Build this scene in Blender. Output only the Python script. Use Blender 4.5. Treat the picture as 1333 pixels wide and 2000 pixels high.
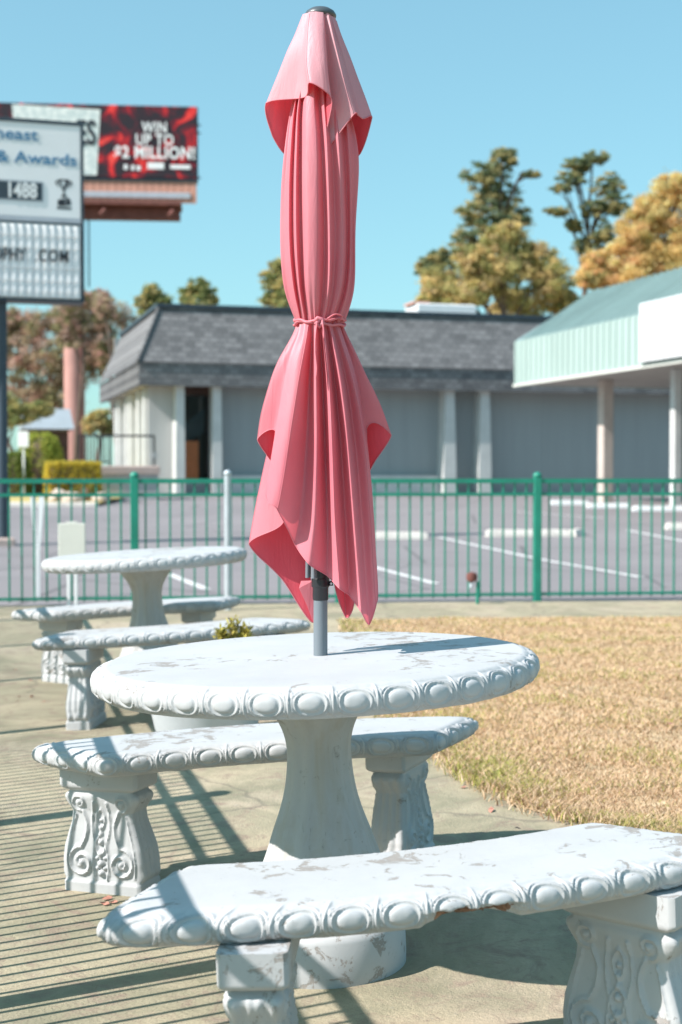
import bpy, math, random
import numpy as np
from mathutils import Matrix, Vector, noise as mnoise

for o in list(bpy.data.objects):
    bpy.data.objects.remove(o, do_unlink=True)
scene = bpy.context.scene
COL = scene.collection
R = math.radians
rng = np.random.default_rng(7)
random.seed(7)

# ------------------------------------------------------------------ camera
HC = 1.192                      # eye height
PITCH = math.atan(70 / 2778)    # looking down a little
cam_d = bpy.data.cameras.new('camera')
cam_d.sensor_fit = 'VERTICAL'
cam_d.sensor_height = 36.0
cam_d.lens = 50.0
cam_d.clip_start = 0.05
cam_d.clip_end = 5000
cam_d.dof.use_dof = True
cam_d.dof.focus_distance = 3.42
cam_d.dof.aperture_fstop = 3.9
cam = bpy.data.objects.new('camera', cam_d)
COL.objects.link(cam)
cam.location = (0, 0, HC)
cam.rotation_euler = (math.pi / 2 - PITCH, 0, 0)
scene.camera = cam

# ------------------------------------------------------------------ light
SUN_EL = R(42)
SUN_TRAVEL = Vector((0.917 * math.cos(SUN_EL), 0.399 * math.cos(SUN_EL), -math.sin(SUN_EL)))
world = bpy.data.worlds.new('World')
scene.world = world
world.use_nodes = True
wn, wl = world.node_tree.nodes, world.node_tree.links
wn.clear()
wo = wn.new('ShaderNodeOutputWorld')
bg = wn.new('ShaderNodeBackground')
sky = wn.new('ShaderNodeTexSky')
sky.sky_type = 'NISHITA'
sky.sun_disc = False
sky.sun_elevation = SUN_EL
sky.sun_rotation = math.atan2(-SUN_TRAVEL.x, -SUN_TRAVEL.y)
sky.air_density = 1.0
sky.dust_density = 1.0
sky.ozone_density = 0.9
tint = wn.new('ShaderNodeMix')
tint.data_type = 'RGBA'
tint.blend_type = 'MULTIPLY'
tint.inputs['Factor'].default_value = 1.0
tint.inputs['B'].default_value = (1.04, 1.68, 1.73, 1)
bg.inputs['Strength'].default_value = 0.13
gam = wn.new('ShaderNodeGamma')
gam.inputs['Gamma'].default_value = 0.58
wl.new(sky.outputs[0], gam.inputs['Color'])
wl.new(gam.outputs[0], tint.inputs['A'])
wl.new(tint.outputs['Result'], bg.inputs['Color'])
wl.new(bg.outputs[0], wo.inputs['Surface'])

sun_d = bpy.data.lights.new('sun', 'SUN')
sun_d.energy = 5.0
sun_d.angle = R(0.5)
sun_d.color = (1.0, 0.92, 0.87)
sun = bpy.data.objects.new('sun', sun_d)
COL.objects.link(sun)
sun.location = (-20, -10, 25)
sun.rotation_euler = SUN_TRAVEL.to_track_quat('-Z', 'Y').to_euler()

scene.view_settings.view_transform = 'Standard'
scene.view_settings.look = 'None'
scene.view_settings.gamma = 1.0
scene.view_settings.use_curve_mapping = False
scene.view_settings.exposure = 0.68
scene.render.engine = 'CYCLES'


# ------------------------------------------------------------------ helpers
def at(x, y, D):
    """world point seen at photograph pixel (x, y) that stands D metres away"""
    F = 2778.0
    a, b = (x - 666.5) / F, (1000 - y) / F
    dy = math.cos(PITCH) + math.sin(PITCH) * b
    dz = -math.sin(PITCH) + math.cos(PITCH) * b
    s = D / dy
    return Vector((a * s, D, HC + dz * s))


def tag(o, label=None, cat=None, group=None, kind=None):
    if label: o['label'] = label
    if cat: o['category'] = cat
    if group: o['group'] = group
    if kind: o['kind'] = kind
    return o


def empty(name, loc=(0, 0, 0), rz=0.0):
    o = bpy.data.objects.new(name, None)
    o.empty_display_size = 0.1
    COL.objects.link(o)
    o.location = loc
    o.rotation_euler = (0, 0, rz)
    return o


class MB:
    def __init__(self):
        self.v, self.f, self.m = [], [], []

    def add(self, vs, fs, mi=0):
        n = len(self.v)
        self.v.extend([tuple(p) for p in vs])
        self.f.extend([tuple(i + n for i in f) for f in fs])
        self.m.extend([mi] * len(fs))
        return self

    def box(self, x0, x1, y0, y1, z0, z1, mi=0):
        vs = [(x0, y0, z0), (x1, y0, z0), (x1, y1, z0), (x0, y1, z0), (x0, y0, z1), (x1, y0, z1), (x1, y1, z1), (x0, y1, z1)]
        fs = [(0, 3, 2, 1), (4, 5, 6, 7), (0, 1, 5, 4), (1, 2, 6, 5), (2, 3, 7, 6), (3, 0, 4, 7)]
        return self.add(vs, fs, mi)

    def bbox(self, x0, x1, y0, y1, z0, z1, b=0.01, mi=0):
        """box with chamfered vertical and top edges"""
        b = min(b, (x1 - x0) * .45, (y1 - y0) * .45, (z1 - z0) * .45)
        def ring(i, z):
            return [(x0 + i + b, y0 + i, z), (x1 - i - b, y0 + i, z), (x1 - i, y0 + i + b, z), (x1 - i, y1 - i - b, z),
                    (x1 - i - b, y1 - i, z), (x0 + i + b, y1 - i, z), (x0 + i, y1 - i - b, z), (x0 + i, y0 + i + b, z)]
        vs = ring(0, z0) + ring(0, z1 - b) + ring(b * .98, z1)
        fs = []
        for r in range(2):
            for k in range(8):
                k2 = (k + 1) % 8
                fs.append((r * 8 + k, r * 8 + k2, r * 8 + 8 + k2, r * 8 + 8 + k))
        fs.append(tuple(range(16, 24)))
        fs.append(tuple(range(7, -1, -1)))
        return self.add(vs, fs, mi)

    def tube(self, pts, rad, seg=8, cap=True, mi=0, flat=1.0):
        pts = [Vector(p) for p in pts]
        n = len(pts)
        if not hasattr(rad, '__len__'): rad = [rad] * n
        vs = []
        prev = None
        for i in range(n):
            t = (pts[min(i + 1, n - 1)] - pts[max(i - 1, 0)])
            if t.length < 1e-9: t = Vector((0, 0, 1))
            t.normalize()
            if prev is None:
                ref = Vector((0, 0, 1)) if abs(t.z) < .9 else Vector((1, 0, 0))
                u = t.cross(ref).normalized()
            else:
                u = (prev - t * prev.dot(t)).normalized()
            prev = u
            w = t.cross(u)
            for k in range(seg):
                a = 2 * math.pi * k / seg
                vs.append(pts[i] + u * math.cos(a) * rad[i] + w * math.sin(a) * rad[i] * flat)
        fs = []
        for i in range(n - 1):
            for k in range(seg):
                k2 = (k + 1) % seg
                fs.append((i * seg + k, i * seg + k2, (i + 1) * seg + k2, (i + 1) * seg + k))
        if cap:
            fs.append(tuple(range(seg - 1, -1, -1)))
            fs.append(tuple((n - 1) * seg + k for k in range(seg)))
        return self.add(vs, fs, mi)

    def lathe(self, prof, seg=32, c=(0, 0, 0), mi=0, wob=None):
        """prof: list of (r, z) from bottom to top"""
        vs = []
        for j, (r, z) in enumerate(prof):
            for k in range(seg):
                a = 2 * math.pi * k / seg
                rr = r if wob is None else r * wob(a, z)
                vs.append((c[0] + rr * math.cos(a), c[1] + rr * math.sin(a), c[2] + z))
        fs = []
        for j in range(len(prof) - 1):
            for k in range(seg):
                k2 = (k + 1) % seg
                fs.append((j * seg + k, j * seg + k2, (j + 1) * seg + k2, (j + 1) * seg + k))
        fs.append(tuple(range(seg - 1, -1, -1)))
        fs.append(tuple((len(prof) - 1) * seg + k for k in range(seg)))
        return self.add(vs, fs, mi)

    def mesh(self, name, mats, smooth=False, auto=None):
        me = bpy.data.meshes.new(name)
        me.from_pydata(self.v, [], self.f)
        if not isinstance(mats, (list, tuple)): mats = [mats]
        for m in mats: me.materials.append(m)
        if any(self.m): me.polygons.foreach_set('material_index', self.m)
        if smooth or auto: me.polygons.foreach_set('use_smooth', [True] * len(me.polygons))
        if auto: me.set_sharp_from_angle(angle=R(auto))
        me.update()
        return me

    def build(self, name, mats, parent=None, smooth=False, auto=None):
        return link(name, self.mesh(name, mats, smooth, auto), parent)


def link(name, me, parent=None):
    o = bpy.data.objects.new(name, me)
    COL.objects.link(o)
    if parent is not None: o.parent = parent
    return o


def copy_tree(o, parent=None):
    c = o.copy()
    COL.objects.link(c)
    c.parent = parent
    for ch in list(o.children): copy_tree(ch, c)
    return c


def np_mesh(name, V, Fq, mats, col=None, smooth=False):
    """V (n,3), Fq (m,k) arrays -> mesh; col (n,3) -> colour attribute 'tone'"""
    me = bpy.data.meshes.new(name)
    n, (m, k) = len(V), Fq.shape
    me.vertices.add(n)
    me.vertices.foreach_set('co', np.ascontiguousarray(V, dtype=np.float32).ravel())
    me.loops.add(m * k)
    me.loops.foreach_set('vertex_index', np.ascontiguousarray(Fq, dtype=np.int32).ravel())
    me.polygons.add(m)
    me.polygons.foreach_set('loop_start', np.arange(0, m * k, k, dtype=np.int32))
    me.polygons.foreach_set('loop_total', np.full(m, k, dtype=np.int32))
    if smooth: me.polygons.foreach_set('use_smooth', np.ones(m, dtype=bool))
    me.update(calc_edges=True)
    if col is not None:
        a = me.color_attributes.new('tone', 'FLOAT_COLOR', 'POINT')
        c4 = np.ones((n, 4), dtype=np.float32); c4[:, :3] = col
        a.data.foreach_set('color', c4.ravel())
    me.materials.append(mats)
    return me


# ------------------------------------------------------------------ materials
class NT:
    def __init__(self, name):
        self.mat = bpy.data.materials.new(name)
        self.mat.use_nodes = True
        self.n, self.l = self.mat.node_tree.nodes, self.mat.node_tree.links
        self.b = self.n['Principled BSDF']
        self.out = self.n['Material Output']

    def new(self, t, **kw):
        nd = self.n.new(t)
        for k, v in kw.items():
            if k in nd.inputs: nd.inputs[k].default_value = v
            else: setattr(nd, k, v)
        return nd

    def coord(self, scale=(1, 1, 1), rnd=True):
        tc = self.new('ShaderNodeTexCoord')
        mp = self.new('ShaderNodeMapping')
        mp.inputs['Scale'].default_value = scale
        self.l.new(tc.outputs['Object'], mp.inputs['Vector'])
        if rnd:
            oi = self.new('ShaderNodeObjectInfo')
            ml = self.new('ShaderNodeMath', operation='MULTIPLY')
            ml.inputs[1].default_value = 37.0
            self.l.new(oi.outputs['Random'], ml.inputs[0])
            self.l.new(ml.outputs[0], mp.inputs['Location'])
        return mp.outputs[0]

    def noise(self, vec, scale, detail=4, rough=.55, dist=0.0):
        nd = self.new('ShaderNodeTexNoise')
        nd.inputs['Scale'].default_value = scale
        nd.inputs['Detail'].default_value = detail
        nd.inputs['Roughness'].default_value = rough
        nd.inputs['Distortion'].default_value = dist
        self.l.new(vec, nd.inputs['Vector'])
        return nd.outputs['Fac']

    def ramp(self, fac, stops, interp='LINEAR'):
        nd = self.new('ShaderNodeValToRGB')
        cr = nd.color_ramp
        cr.interpolation = interp
        while len(cr.elements) < len(stops): cr.elements.new(0.5)
        for e, (p, c) in zip(cr.elements, stops):
            e.position = p
            e.color = (c, c, c, 1) if not hasattr(c, '__len__') else (*c, 1)
        self.l.new(fac, nd.inputs[0])
        return nd.outputs[0]

    def mix(self, fac, a, b, mode='MIX'):
        nd = self.new('ShaderNodeMix', data_type='RGBA', blend_type=mode)
        for s, v in (('Factor', fac), ('A', a), ('B', b)):
            if hasattr(v, 'is_output'): self.l.new(v, nd.inputs[s])
            elif s == 'Factor': nd.inputs[s].default_value = v
            else: nd.inputs[s].default_value = (*v, 1)
        return nd.outputs['Result']

    def math(self, op, a, b=None):
        nd = self.new('ShaderNodeMath', operation=op)
        for i, v in enumerate((a, b)):
            if v is None: continue
            if hasattr(v, 'is_output'): self.l.new(v, nd.inputs[i])
            else: nd.inputs[i].default_value = v
        return nd.outputs[0]

    def bump(self, h, strength=.3, dist=.01):
        nd = self.new('ShaderNodeBump')
        nd.inputs['Strength'].default_value = strength
        nd.inputs['Distance'].default_value = dist
        self.l.new(h, nd.inputs['Height'])
        self.l.new(nd.outputs[0], self.b.inputs['Normal'])

    def done(self, color, rough=.7, metal=0.0, spec=.3):
        if hasattr(color, 'is_output'): self.l.new(color, self.b.inputs['Base Color'])
        else: self.b.inputs['Base Color'].default_value = (*color, 1)
        if hasattr(rough, 'is_output'): self.l.new(rough, self.b.inputs['Roughness'])
        else: self.b.inputs['Roughness'].default_value = rough
        self.b.inputs['Metallic'].default_value = metal
        self.b.inputs['Specular IOR Level'].default_value = spec
        return self.mat


def mottled(name, c, var=.15, scale=3.0, rough=.7, bump=.2, bscale=40, bdist=.004, metal=0, spec=.3, stretch=(1, 1, 1)):
    t = NT(name)
    v = t.coord(stretch)
    n1 = t.noise(v, scale, 6, .6)
    lo = tuple(x * (1 - var) for x in c)
    hi = tuple(min(1, x * (1 + var)) for x in c)
    col = t.ramp(n1, [(.3, lo), (.7, hi)])
    if bump: t.bump(t.noise(v, bscale, 4), bump, bdist)
    return t.done(col, rough, metal, spec)


def painted_concrete(name='weathered_white_paint', streak=False):
    t = NT(name)
    v = t.coord()
    big = t.noise(v, 2.4, 3, .5)
    med = t.noise(v, 15.0, 10, .72, .6)
    # flaking happens where rain stands: on faces that look up, more in some areas
    geo = t.new('ShaderNodeNewGeometry')
    sep = t.new('ShaderNodeSeparateXYZ')
    t.l.new(geo.outputs['Normal'], sep.inputs[0])
    up = t.ramp(sep.outputs['Z'], [(.80, .0), (.99, 1.0)])
    score = t.math('ADD', t.math('MULTIPLY', t.math('SUBTRACT', big, .5), .55), med)
    score = t.math('ADD', score, t.math('MULTIPLY', up, .055))
    peel = t.ramp(score, [(.640, 0.0), (.665, 1.0)])
    rim = t.ramp(score, [(.600, 0.0), (.622, 1.0), (.632, 1.0), (.642, 0.0)])
    fine = t.noise(v, 60, 5, .7)
    paint = t.mix(t.ramp(t.noise(v, 5, 5, .6), [(.35, 0.0), (.75, 1.0)]), (.475, .49, .50), (.42, .435, .445))
    paint = t.mix(t.ramp(fine, [(.60, 0.0), (.80, .35)]), paint, (.33, .33, .33))
    bare = t.mix(fine, (.24, .225, .21), (.37, .35, .33))
    col = t.mix(peel, paint, bare)
    # black mildew specks, mostly on the mouldings and undersides
    speck = t.ramp(t.noise(v, 30, 7, .78, .8), [(.60, 0.0), (.68, 1.0)])
    low = t.ramp(sep.outputs['Z'], [(-.2 * .5 + .3, 1.0), (.9, .12)])
    patchy = t.ramp(t.noise(v, 4.5, 3), [(.44, 0.0), (.60, 1.0)])
    sp = t.math('MULTIPLY', t.math('MULTIPLY', speck, low), patchy)
    col = t.mix(t.math('MULTIPLY', sp, .75), col, (.12, .11, .10))
    if streak:
        sv = t.coord((22, 22, 1.6))
        st = t.ramp(t.noise(sv, 1.0, 6, .65, .5), [(.47, 0.0), (.66, .5)])
        col = t.mix(st, col, (.39, .36, .31))
        st2 = t.ramp(t.noise(sv, 2.3, 6, .7, .3), [(.62, 0.0), (.70, .6)])
        col = t.mix(st2, col, (.20, .20, .20))
    h = t.math('ADD', t.math('MULTIPLY', peel, -.6), t.math('ADD', t.math('MULTIPLY', fine, .35), t.math('MULTIPLY', med, .5)))
    t.bump(h, .45, .003)
    return t.done(col, .62, 0, .35)


def concrete_patio():
    t = NT('patio_concrete')
    v = t.coord((1, 1, 1), False)
    big = t.noise(v, .9, 5, .6)
    med = t.noise(v, 5.0, 8, .7, .5)
    fine = t.noise(v, 90, 4, .7)
    c = t.ramp(big, [(.28, (.33, .305, .215)), (.5, (.435, .375, .265)), (.72, (.455, .38, .30))])
    worn = t.ramp(med, [(.47, 0.0), (.66, .5)])
    c = t.mix(worn, c, (.36, .32, .225))
    c = t.mix(t.ramp(t.noise(v, 2.2, 9, .72, .8), [(.58, 0.0), (.70, .6)]), c, (.34, .28, .245))
    c = t.mix(t.ramp(fine, [(.56, 0.0), (.75, .5)]), c, (.20, .185, .155))
    c = t.mix(t.ramp(t.noise(v, 22, 6, .7), [(.62, 0.0), (.70, .45)]), c, (.50, .46, .41))
    moss = t.ramp(t.noise(v, 1.3, 8, .7, 1.0), [(.44, 0.0), (.62, .85)])
    c = t.mix(moss, c, (.235, .225, .155))
    stain = t.ramp(t.noise(v, 6.0, 9, .78, 1.4), [(.50, 0.0), (.64, .75)])
    c = t.mix(stain, c, (.26, .19, .155))
    # worn hairline cracks
    vo = t.new('ShaderNodeTexVoronoi', feature='DISTANCE_TO_EDGE')
    vo.inputs['Scale'].default_value = .75
    wv = t.new('ShaderNodeMix', data_type='VECTOR')
    nz = t.new('ShaderNodeTexNoise'); nz.inputs['Scale'].default_value = 3.0; nz.inputs['Detail'].default_value = 6
    t.l.new(v, nz.inputs['Vector'])
    wv.inputs['Factor'].default_value = .22
    t.l.new(v, wv.inputs['A']); t.l.new(nz.outputs['Color'], wv.inputs['B'])
    t.l.new(wv.outputs['Result'], vo.inputs['Vector'])
    crack = t.ramp(vo.outputs['Distance'], [(0.0, .55), (.008, 0.0)])
    c = t.mix(crack, c, (.13, .12, .10))
    t.bump(t.math('ADD', t.math('MULTIPLY', fine, .9), med), .8, .007)
    return t.done(c, .85, 0, .2)


def asphalt():
    t = NT('faded_asphalt')
    v = t.coord((1, 1, 1), False)
    c = t.ramp(t.noise(v, .22, 6, .6), [(.3, (.205, .19, .197)), (.7, (.26, .24, .248))])
    c = t.mix(t.ramp(t.noise(v, 1.7, 6, .7, .6), [(.58, 0.0), (.74, .5)]), c, (.16, .15, .165))
    c = t.mix(t.ramp(t.noise(v, 130, 3, .7), [(.55, 0.0), (.75, .5)]), c, (.36, .345, .35))
    oil = t.ramp(t.noise(v, .55, 7, .62, 1.5), [(.62, 0.0), (.72, .6)])
    c = t.mix(oil, c, (.12, .11, .12))
    vo = t.new('ShaderNodeTexVoronoi', feature='DISTANCE_TO_EDGE')
    vo.inputs['Scale'].default_value = .35
    t.l.new(v, vo.inputs['Vector'])
    c = t.mix(t.ramp(vo.outputs['Distance'], [(0.0, .7), (.012, 0.0)]), c, (.07, .065, .07))
    t.bump(t.noise(v, 150, 3), .4, .004)
    return t.done(c, .8, 0, .25)


def fabric(name='faded_red_fabric', c0=(.73, .225, .285), c1=(.78, .30, .355), ins=(.72, .105, .145), fac=.36):
    t = NT(name)
    v = t.coord((1, 1, 1), False)
    fade = t.noise(v, 3.0, 4)
    geo = t.new('ShaderNodeNewGeometry')
    # sun-bleached outside, redder inside
    outer = t.ramp(fade, [(.3, c0), (.7, c1)])
    col = t.mix(geo.outputs['Backfacing'], outer, ins)
    wv = t.new('ShaderNodeTexNoise')
    wv.inputs['Scale'].default_value = 420
    t.l.new(v, wv.inputs['Vector'])
    bp = t.new('ShaderNodeBump')
    bp.inputs['Strength'].default_value = .55
    bp.inputs['Distance'].default_value = .003
    crease = t.noise(t.coord((34, 34, 6), False), 1.0, 5, .6, .8)
    hh = t.math('ADD', t.math('MULTIPLY', wv.outputs['Fac'], .12), t.math('MULTIPLY', crease, 1.3))
    t.l.new(hh, bp.inputs['Height'])
    df = t.new('ShaderNodeBsdfDiffuse')
    tr = t.new('ShaderNodeBsdfTranslucent')
    gl = t.new('ShaderNodeBsdfSheen') if False else t.new('ShaderNodeBsdfGlossy')
    gl.inputs['Roughness'].default_value = .5
    gl.inputs['Color'].default_value = (.9, .85, .9, 1)
    t.l.new(col, df.inputs['Color'])
    tc = t.mix(1.0, col, (1.15, .55, .55), 'MULTIPLY')
    t.l.new(tc, tr.inputs['Color'])
    for s in (df, tr, gl): t.l.new(bp.outputs[0], s.inputs['Normal'])
    m1 = t.new('ShaderNodeMixShader'); m1.inputs[0].default_value = fac
    m2 = t.new('ShaderNodeMixShader'); m2.inputs[0].default_value = .035
    t.l.new(df.outputs[0], m1.inputs[1]); t.l.new(tr.outputs[0], m1.inputs[2])
    t.l.new(m1.outputs[0], m2.inputs[1]); t.l.new(gl.outputs[0], m2.inputs[2])
    t.l.new(m2.outputs[0], t.out.inputs['Surface'])
    t.n.remove(t.b)
    return t.mat


def leaf_mat(name, trans=.3):
    t = NT(name)
    at_ = t.new('ShaderNodeAttribute'); at_.attribute_name = 'tone'
    df = t.new('ShaderNodeBsdfDiffuse'); tr = t.new('ShaderNodeBsdfTranslucent')
    t.l.new(at_.outputs['Color'], df.inputs['Color']); t.l.new(at_.outputs['Color'], tr.inputs['Color'])
    m = t.new('ShaderNodeMixShader'); m.inputs[0].default_value = trans
    t.l.new(df.outputs[0], m.inputs[1]); t.l.new(tr.outputs[0], m.inputs[2])
    t.l.new(m.outputs[0], t.out.inputs['Surface'])
    t.n.remove(t.b)
    return t.mat


def shingles():
    t = NT('grey_shingle')
    v = t.coord((1, 1, 1), False)
    br = t.new('ShaderNodeTexBrick')
    br.inputs['Scale'].default_value = 1.0
    br.inputs['Brick Width'].default_value = .34
    br.inputs['Row Height'].default_value = .19
    br.inputs['Mortar Size'].default_value = .014
    br.inputs['Color1'].default_value = (.115, .117, .122, 1)
    br.inputs['Color2'].default_value = (.235, .235, .24, 1)
    br.inputs['Mortar'].default_value = (.07, .07, .075, 1)
    mp = t.new('ShaderNodeMapping')
    mp.inputs['Rotation'].default_value = (R(90), 0, 0)
    tc = t.new('ShaderNodeTexCoord')
    t.l.new(tc.outputs['Object'], mp.inputs[0]); t.l.new(mp.outputs[0], br.inputs['Vector'])
    c = t.mix(t.ramp(t.noise(v, .6, 6, .65), [(.35, 0.0), (.7, .45)]), br.outputs['Color'], (.20, .20, .205))
    t.bump(br.outputs['Fac'], .5, .02)
    return t.done(c, .85, 0, .2)


M = {}
M['paint'] = painted_concrete()
M['paint_streaked'] = painted_concrete('rain_streaked_white_paint', True)
M['patio'] = concrete_patio()
M['asphalt'] = asphalt()
M['fabric'] = fabric()
M['bleached'] = fabric('sun_bleached_red_fabric', (.68, .33, .385), (.72, .42, .47), (.70, .12, .16), .32)
M['leaf'] = leaf_mat('foliage', .42)
M['blade'] = leaf_mat('dry_grass_blade', .25)
M['shingle'] = shingles()
M['chip'] = mottled('broken_concrete', (.28, .17, .12), .55, 22, .95, .9, 60, .006)
M['lawn'] = mottled('dry_lawn_soil', (.52, .395, .245), .3, 6, .95, .6, 60, .01)
M['earth'] = mottled('dry_grass_ground', (.34, .27, .14), .3, .4, .95, .3, 8, .02)
M['pole'] = mottled('grey_umbrella_pole', (.16, .19, .215), .06, 4, .42, 0, metal=0, spec=.5)
M['black'] = mottled('black_plastic', (.018, .02, .024), .15, 8, .4, 0, spec=.5)
M['cap'] = mottled('dark_grey_plastic', (.07, .085, .10), .1, 8, .38, 0, spec=.5)
M['green'] = mottled('green_fence_paint', (.012, .215, .15), .16, 6, .45, .1, 60, .002, spec=.5)
M['galv'] = mottled('galvanised_steel', (.46, .51, .55), .12, 6, .5, .1, 50, .002, metal=.2, spec=.5)
M['terracotta_white'] = mottled('pale_grey_pot', (.50, .54, .57), .08, 5, .6, .15, 50, .003)
M['soil'] = mottled('potting_soil', (.06, .045, .035), .4, 25, .95, .8, 40, .01)
M['cream'] = mottled('cream_board', (.60, .61, .56), .05, 4, .6, 0)
M['white'] = mottled('white_vinyl', (.76, .78, .80), .05, 4, .5, 0)
M['wheelstop'] = mottled('pale_concrete', (.66, .62, .58), .2, 5, .85, .5, 30, .01)
M['line'] = mottled('worn_white_road_paint', (.62, .61, .61), .25, 7, .8, .2, 60, .003)
M['siding_lit'] = mottled('sunlit_grey_siding', (.47, .47, .47), .07, .7, .8, .2, 9, .01, stretch=(6, 6, .4))  # paler copy of the facade siding, with sunlight put into its colour
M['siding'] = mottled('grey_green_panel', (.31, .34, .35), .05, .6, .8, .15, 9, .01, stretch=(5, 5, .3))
M['pilaster'] = mottled('pale_painted_post', (.56, .57, .56), .08, 2, .75, .1, 20, .006)
M['soffit'] = mottled('painted_soffit', (.42, .40, .36), .1, 1.5, .85, 0)
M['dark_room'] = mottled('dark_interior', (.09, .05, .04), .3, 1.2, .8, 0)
M['orange'] = mottled('orange_wood', (.85, .27, .09), .15, 3, .6, 0)
M['rust'] = mottled('red_brown_steel', (.17, .065, .055), .25, 2, .7, 0)
M['column'] = mottled('pink_primer_steel', (.47, .255, .225), .10, .8, .65, 0)
M['peach'] = mottled('peach_slats', (.58, .30, .23), .12, 2, .7, 0)
M['mint'] = mottled('mint_green_metal', (.36, .46, .43), .12, .5, .38, .1, 3, .01, spec=.5, stretch=(1, 1, .35))
M['teal_dark'] = mottled('dark_slate_paint', (.035, .055, .075), .2, 3, .5, 0, spec=.5)
M['sign_white'] = mottled('white_sign_plastic', (.80, .81, .83), .03, 2, .35, 0, spec=.5)
M['sign_frame'] = mottled('blue_grey_sign_frame', (.42, .46, .52), .1, 3, .45, 0, spec=.5)
M['blue_ink'] = mottled('blue_lettering', (.06, .20, .36), .1, 6, .5, 0)
M['black_ink'] = mottled('black_lettering', (.03, .035, .045), .1, 6, .5, 0)
M['white_ink'] = mottled('white_lettering', (.82, .83, .84), .03, 6, .5, 0)
M['pink_slab'] = mottled('pinkish_concrete', (.52, .40, .36), .12, 2, .85, .3, 20, .01)
M['grey_block'] = mottled('grey_block_wall', (.42, .43, .43), .1, 2, .85, .3, 20, .01)
M['bark'] = mottled('grey_brown_bark', (.16, .115, .09), .35, 9, .95, .8, 14, .03)
M['stone'] = mottled('pale_boulder', (.52, .43, .37), .25, 4, .9, .6, 10, .03)
M['house_blue'] = mottled('pale_blue_roof_metal', (.30, .35, .39), .08, 1, .6, 0)
M['carpaint'] = mottled('dark_blue_car_paint', (.03, .055, .085), .1, 2, .25, 0, spec=.6)
M['rubber'] = mottled('tyre_rubber', (.02, .02, .022), .2, 8, .85, 0)
M['sign_board'] = mottled('weathered_white_board', (.56, .57, .58), .10, 1.3, .6, 0, stretch=(1, 1, .4))
M['cream_post'] = mottled('cream_painted_post', (.50, .44, .40), .12, 2, .75, .2, 20, .006)
M['deadleaf'] = mottled('dry_fallen_leaf', (.42, .20, .15), .5, 3, .8, 0)


def glass():
    t = NT('tinted_window_glass')
    t.b.inputs['Base Color'].default_value = (.02, .03, .035, 1)
    t.b.inputs['Roughness'].default_value = .04
    t.b.inputs['Specular IOR Level'].default_value = .6
    tr = t.new('ShaderNodeBsdfTransparent')
    m = t.new('ShaderNodeMixShader'); m.inputs[0].default_value = .88
    t.l.new(t.b.outputs[0], m.inputs[1]); t.l.new(tr.outputs[0], m.inputs[2])
    t.l.new(m.outputs[0], t.out.inputs['Surface'])
    return t.mat


def billboard_print():
    t = NT('red_black_printed_vinyl')
    v = t.coord((1, 1, 1), False)
    n1 = t.noise(v, .62, 3, .5, 1.2)
    n2 = t.noise(v, 1.7, 3, .5, .5)
    c = t.ramp(n1, [(.46, (.03, .022, .03)), (.54, (.16, .012, .025)), (.61, (.75, .03, .03)), (.72, (.85, .09, .07))])
    c = t.mix(t.ramp(n2, [(.55, 0.0), (.75, .6)]), c, (.20, .02, .03))
    return t.done(c, .5, 0, .3)


def ticket_print():
    t = NT('printed_ticket')
    v = t.coord((1, 1, 1), False)
    vo = t.new('ShaderNodeTexVoronoi'); vo.inputs['Scale'].default_value = 3.2
    t.l.new(v, vo.inputs['Vector'])
    sep = t.new('ShaderNodeSeparateXYZ'); t.l.new(v, sep.inputs[0])
    low = t.ramp(t.math('MULTIPLY', t.math('ADD', sep.outputs['Z'], 2.2), .25), [(.42, 1.0), (.48, 0.0)])
    red = t.ramp(vo.outputs['Distance'], [(.25, (.80, .45, .40)), (.5, (.72, .07, .05))])
    pale = t.ramp(t.noise(v, 3, 4), [(.4, (.52, .60, .60)), (.6, (.74, .78, .76))])
    return t.done(t.mix(low, pale, red), .5, 0, .3)


M['glass'] = glass()
M['print'] = billboard_print()
M['ticket'] = ticket_print()


def text_mesh(body, size, mat, offset=0.0, depth=.004, align='LEFT', sx=1.0, spacing=1.0):
    cu = bpy.data.curves.new('lettering', 'FONT')
    cu.body = body
    cu.size = size
    cu.offset = offset
    cu.extrude = depth
    cu.align_x = align
    cu.space_character = spacing
    cu.resolution_u = 3
    tmp = bpy.data.objects.new('tmp_text', cu)
    COL.objects.link(tmp)
    dg = bpy.context.evaluated_depsgraph_get()
    me = bpy.data.meshes.new_from_object(tmp.evaluated_get(dg))
    bpy.data.objects.remove(tmp, do_unlink=True)
    bpy.data.curves.remove(cu)
    me.transform(Matrix.Rotation(R(90), 4, 'X') @ Matrix.Diagonal((sx, 1, 1, 1)))
    me.materials.clear()
    me.materials.append(mat)
    me.name = 'lettering'
    return me


# ------------------------------------------------------------------ the ground
def tilt_at(y):
    return float(np.interp(y, [3.5, 5, 7.6, 12.3], [.035, .036, .042, .003]))


def hgt(x, y):
    x = max(-4.5, min(1.3, x))
    return tilt_at(y) * x + float(np.interp(y, [3.5, 7.6, 12.3], [0, .07, .022]))


def lot(x, y):
    return float(np.interp(y, [13, 20, 46, 60], [.0, .02, .46, .48]))


def sheet(name, xs, ys, zf, mat, kind='structure', shift=None):
    mb = MB()
    nx, ny = len(xs), len(ys)
    vs = []
    for y in ys:
        for x in xs:
            yy = y if shift is None else y + shift * x
            vs.append((x, yy, zf(x, yy)))
    fs = [(j * nx + i, j * nx + i + 1, (j + 1) * nx + i + 1, (j + 1) * nx + i) for j in range(ny - 1) for i in range(nx - 1)]
    mb.add(vs, fs)
    o = mb.build(name, mat, None, smooth=True)
    o['kind'] = kind
    return o


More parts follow.
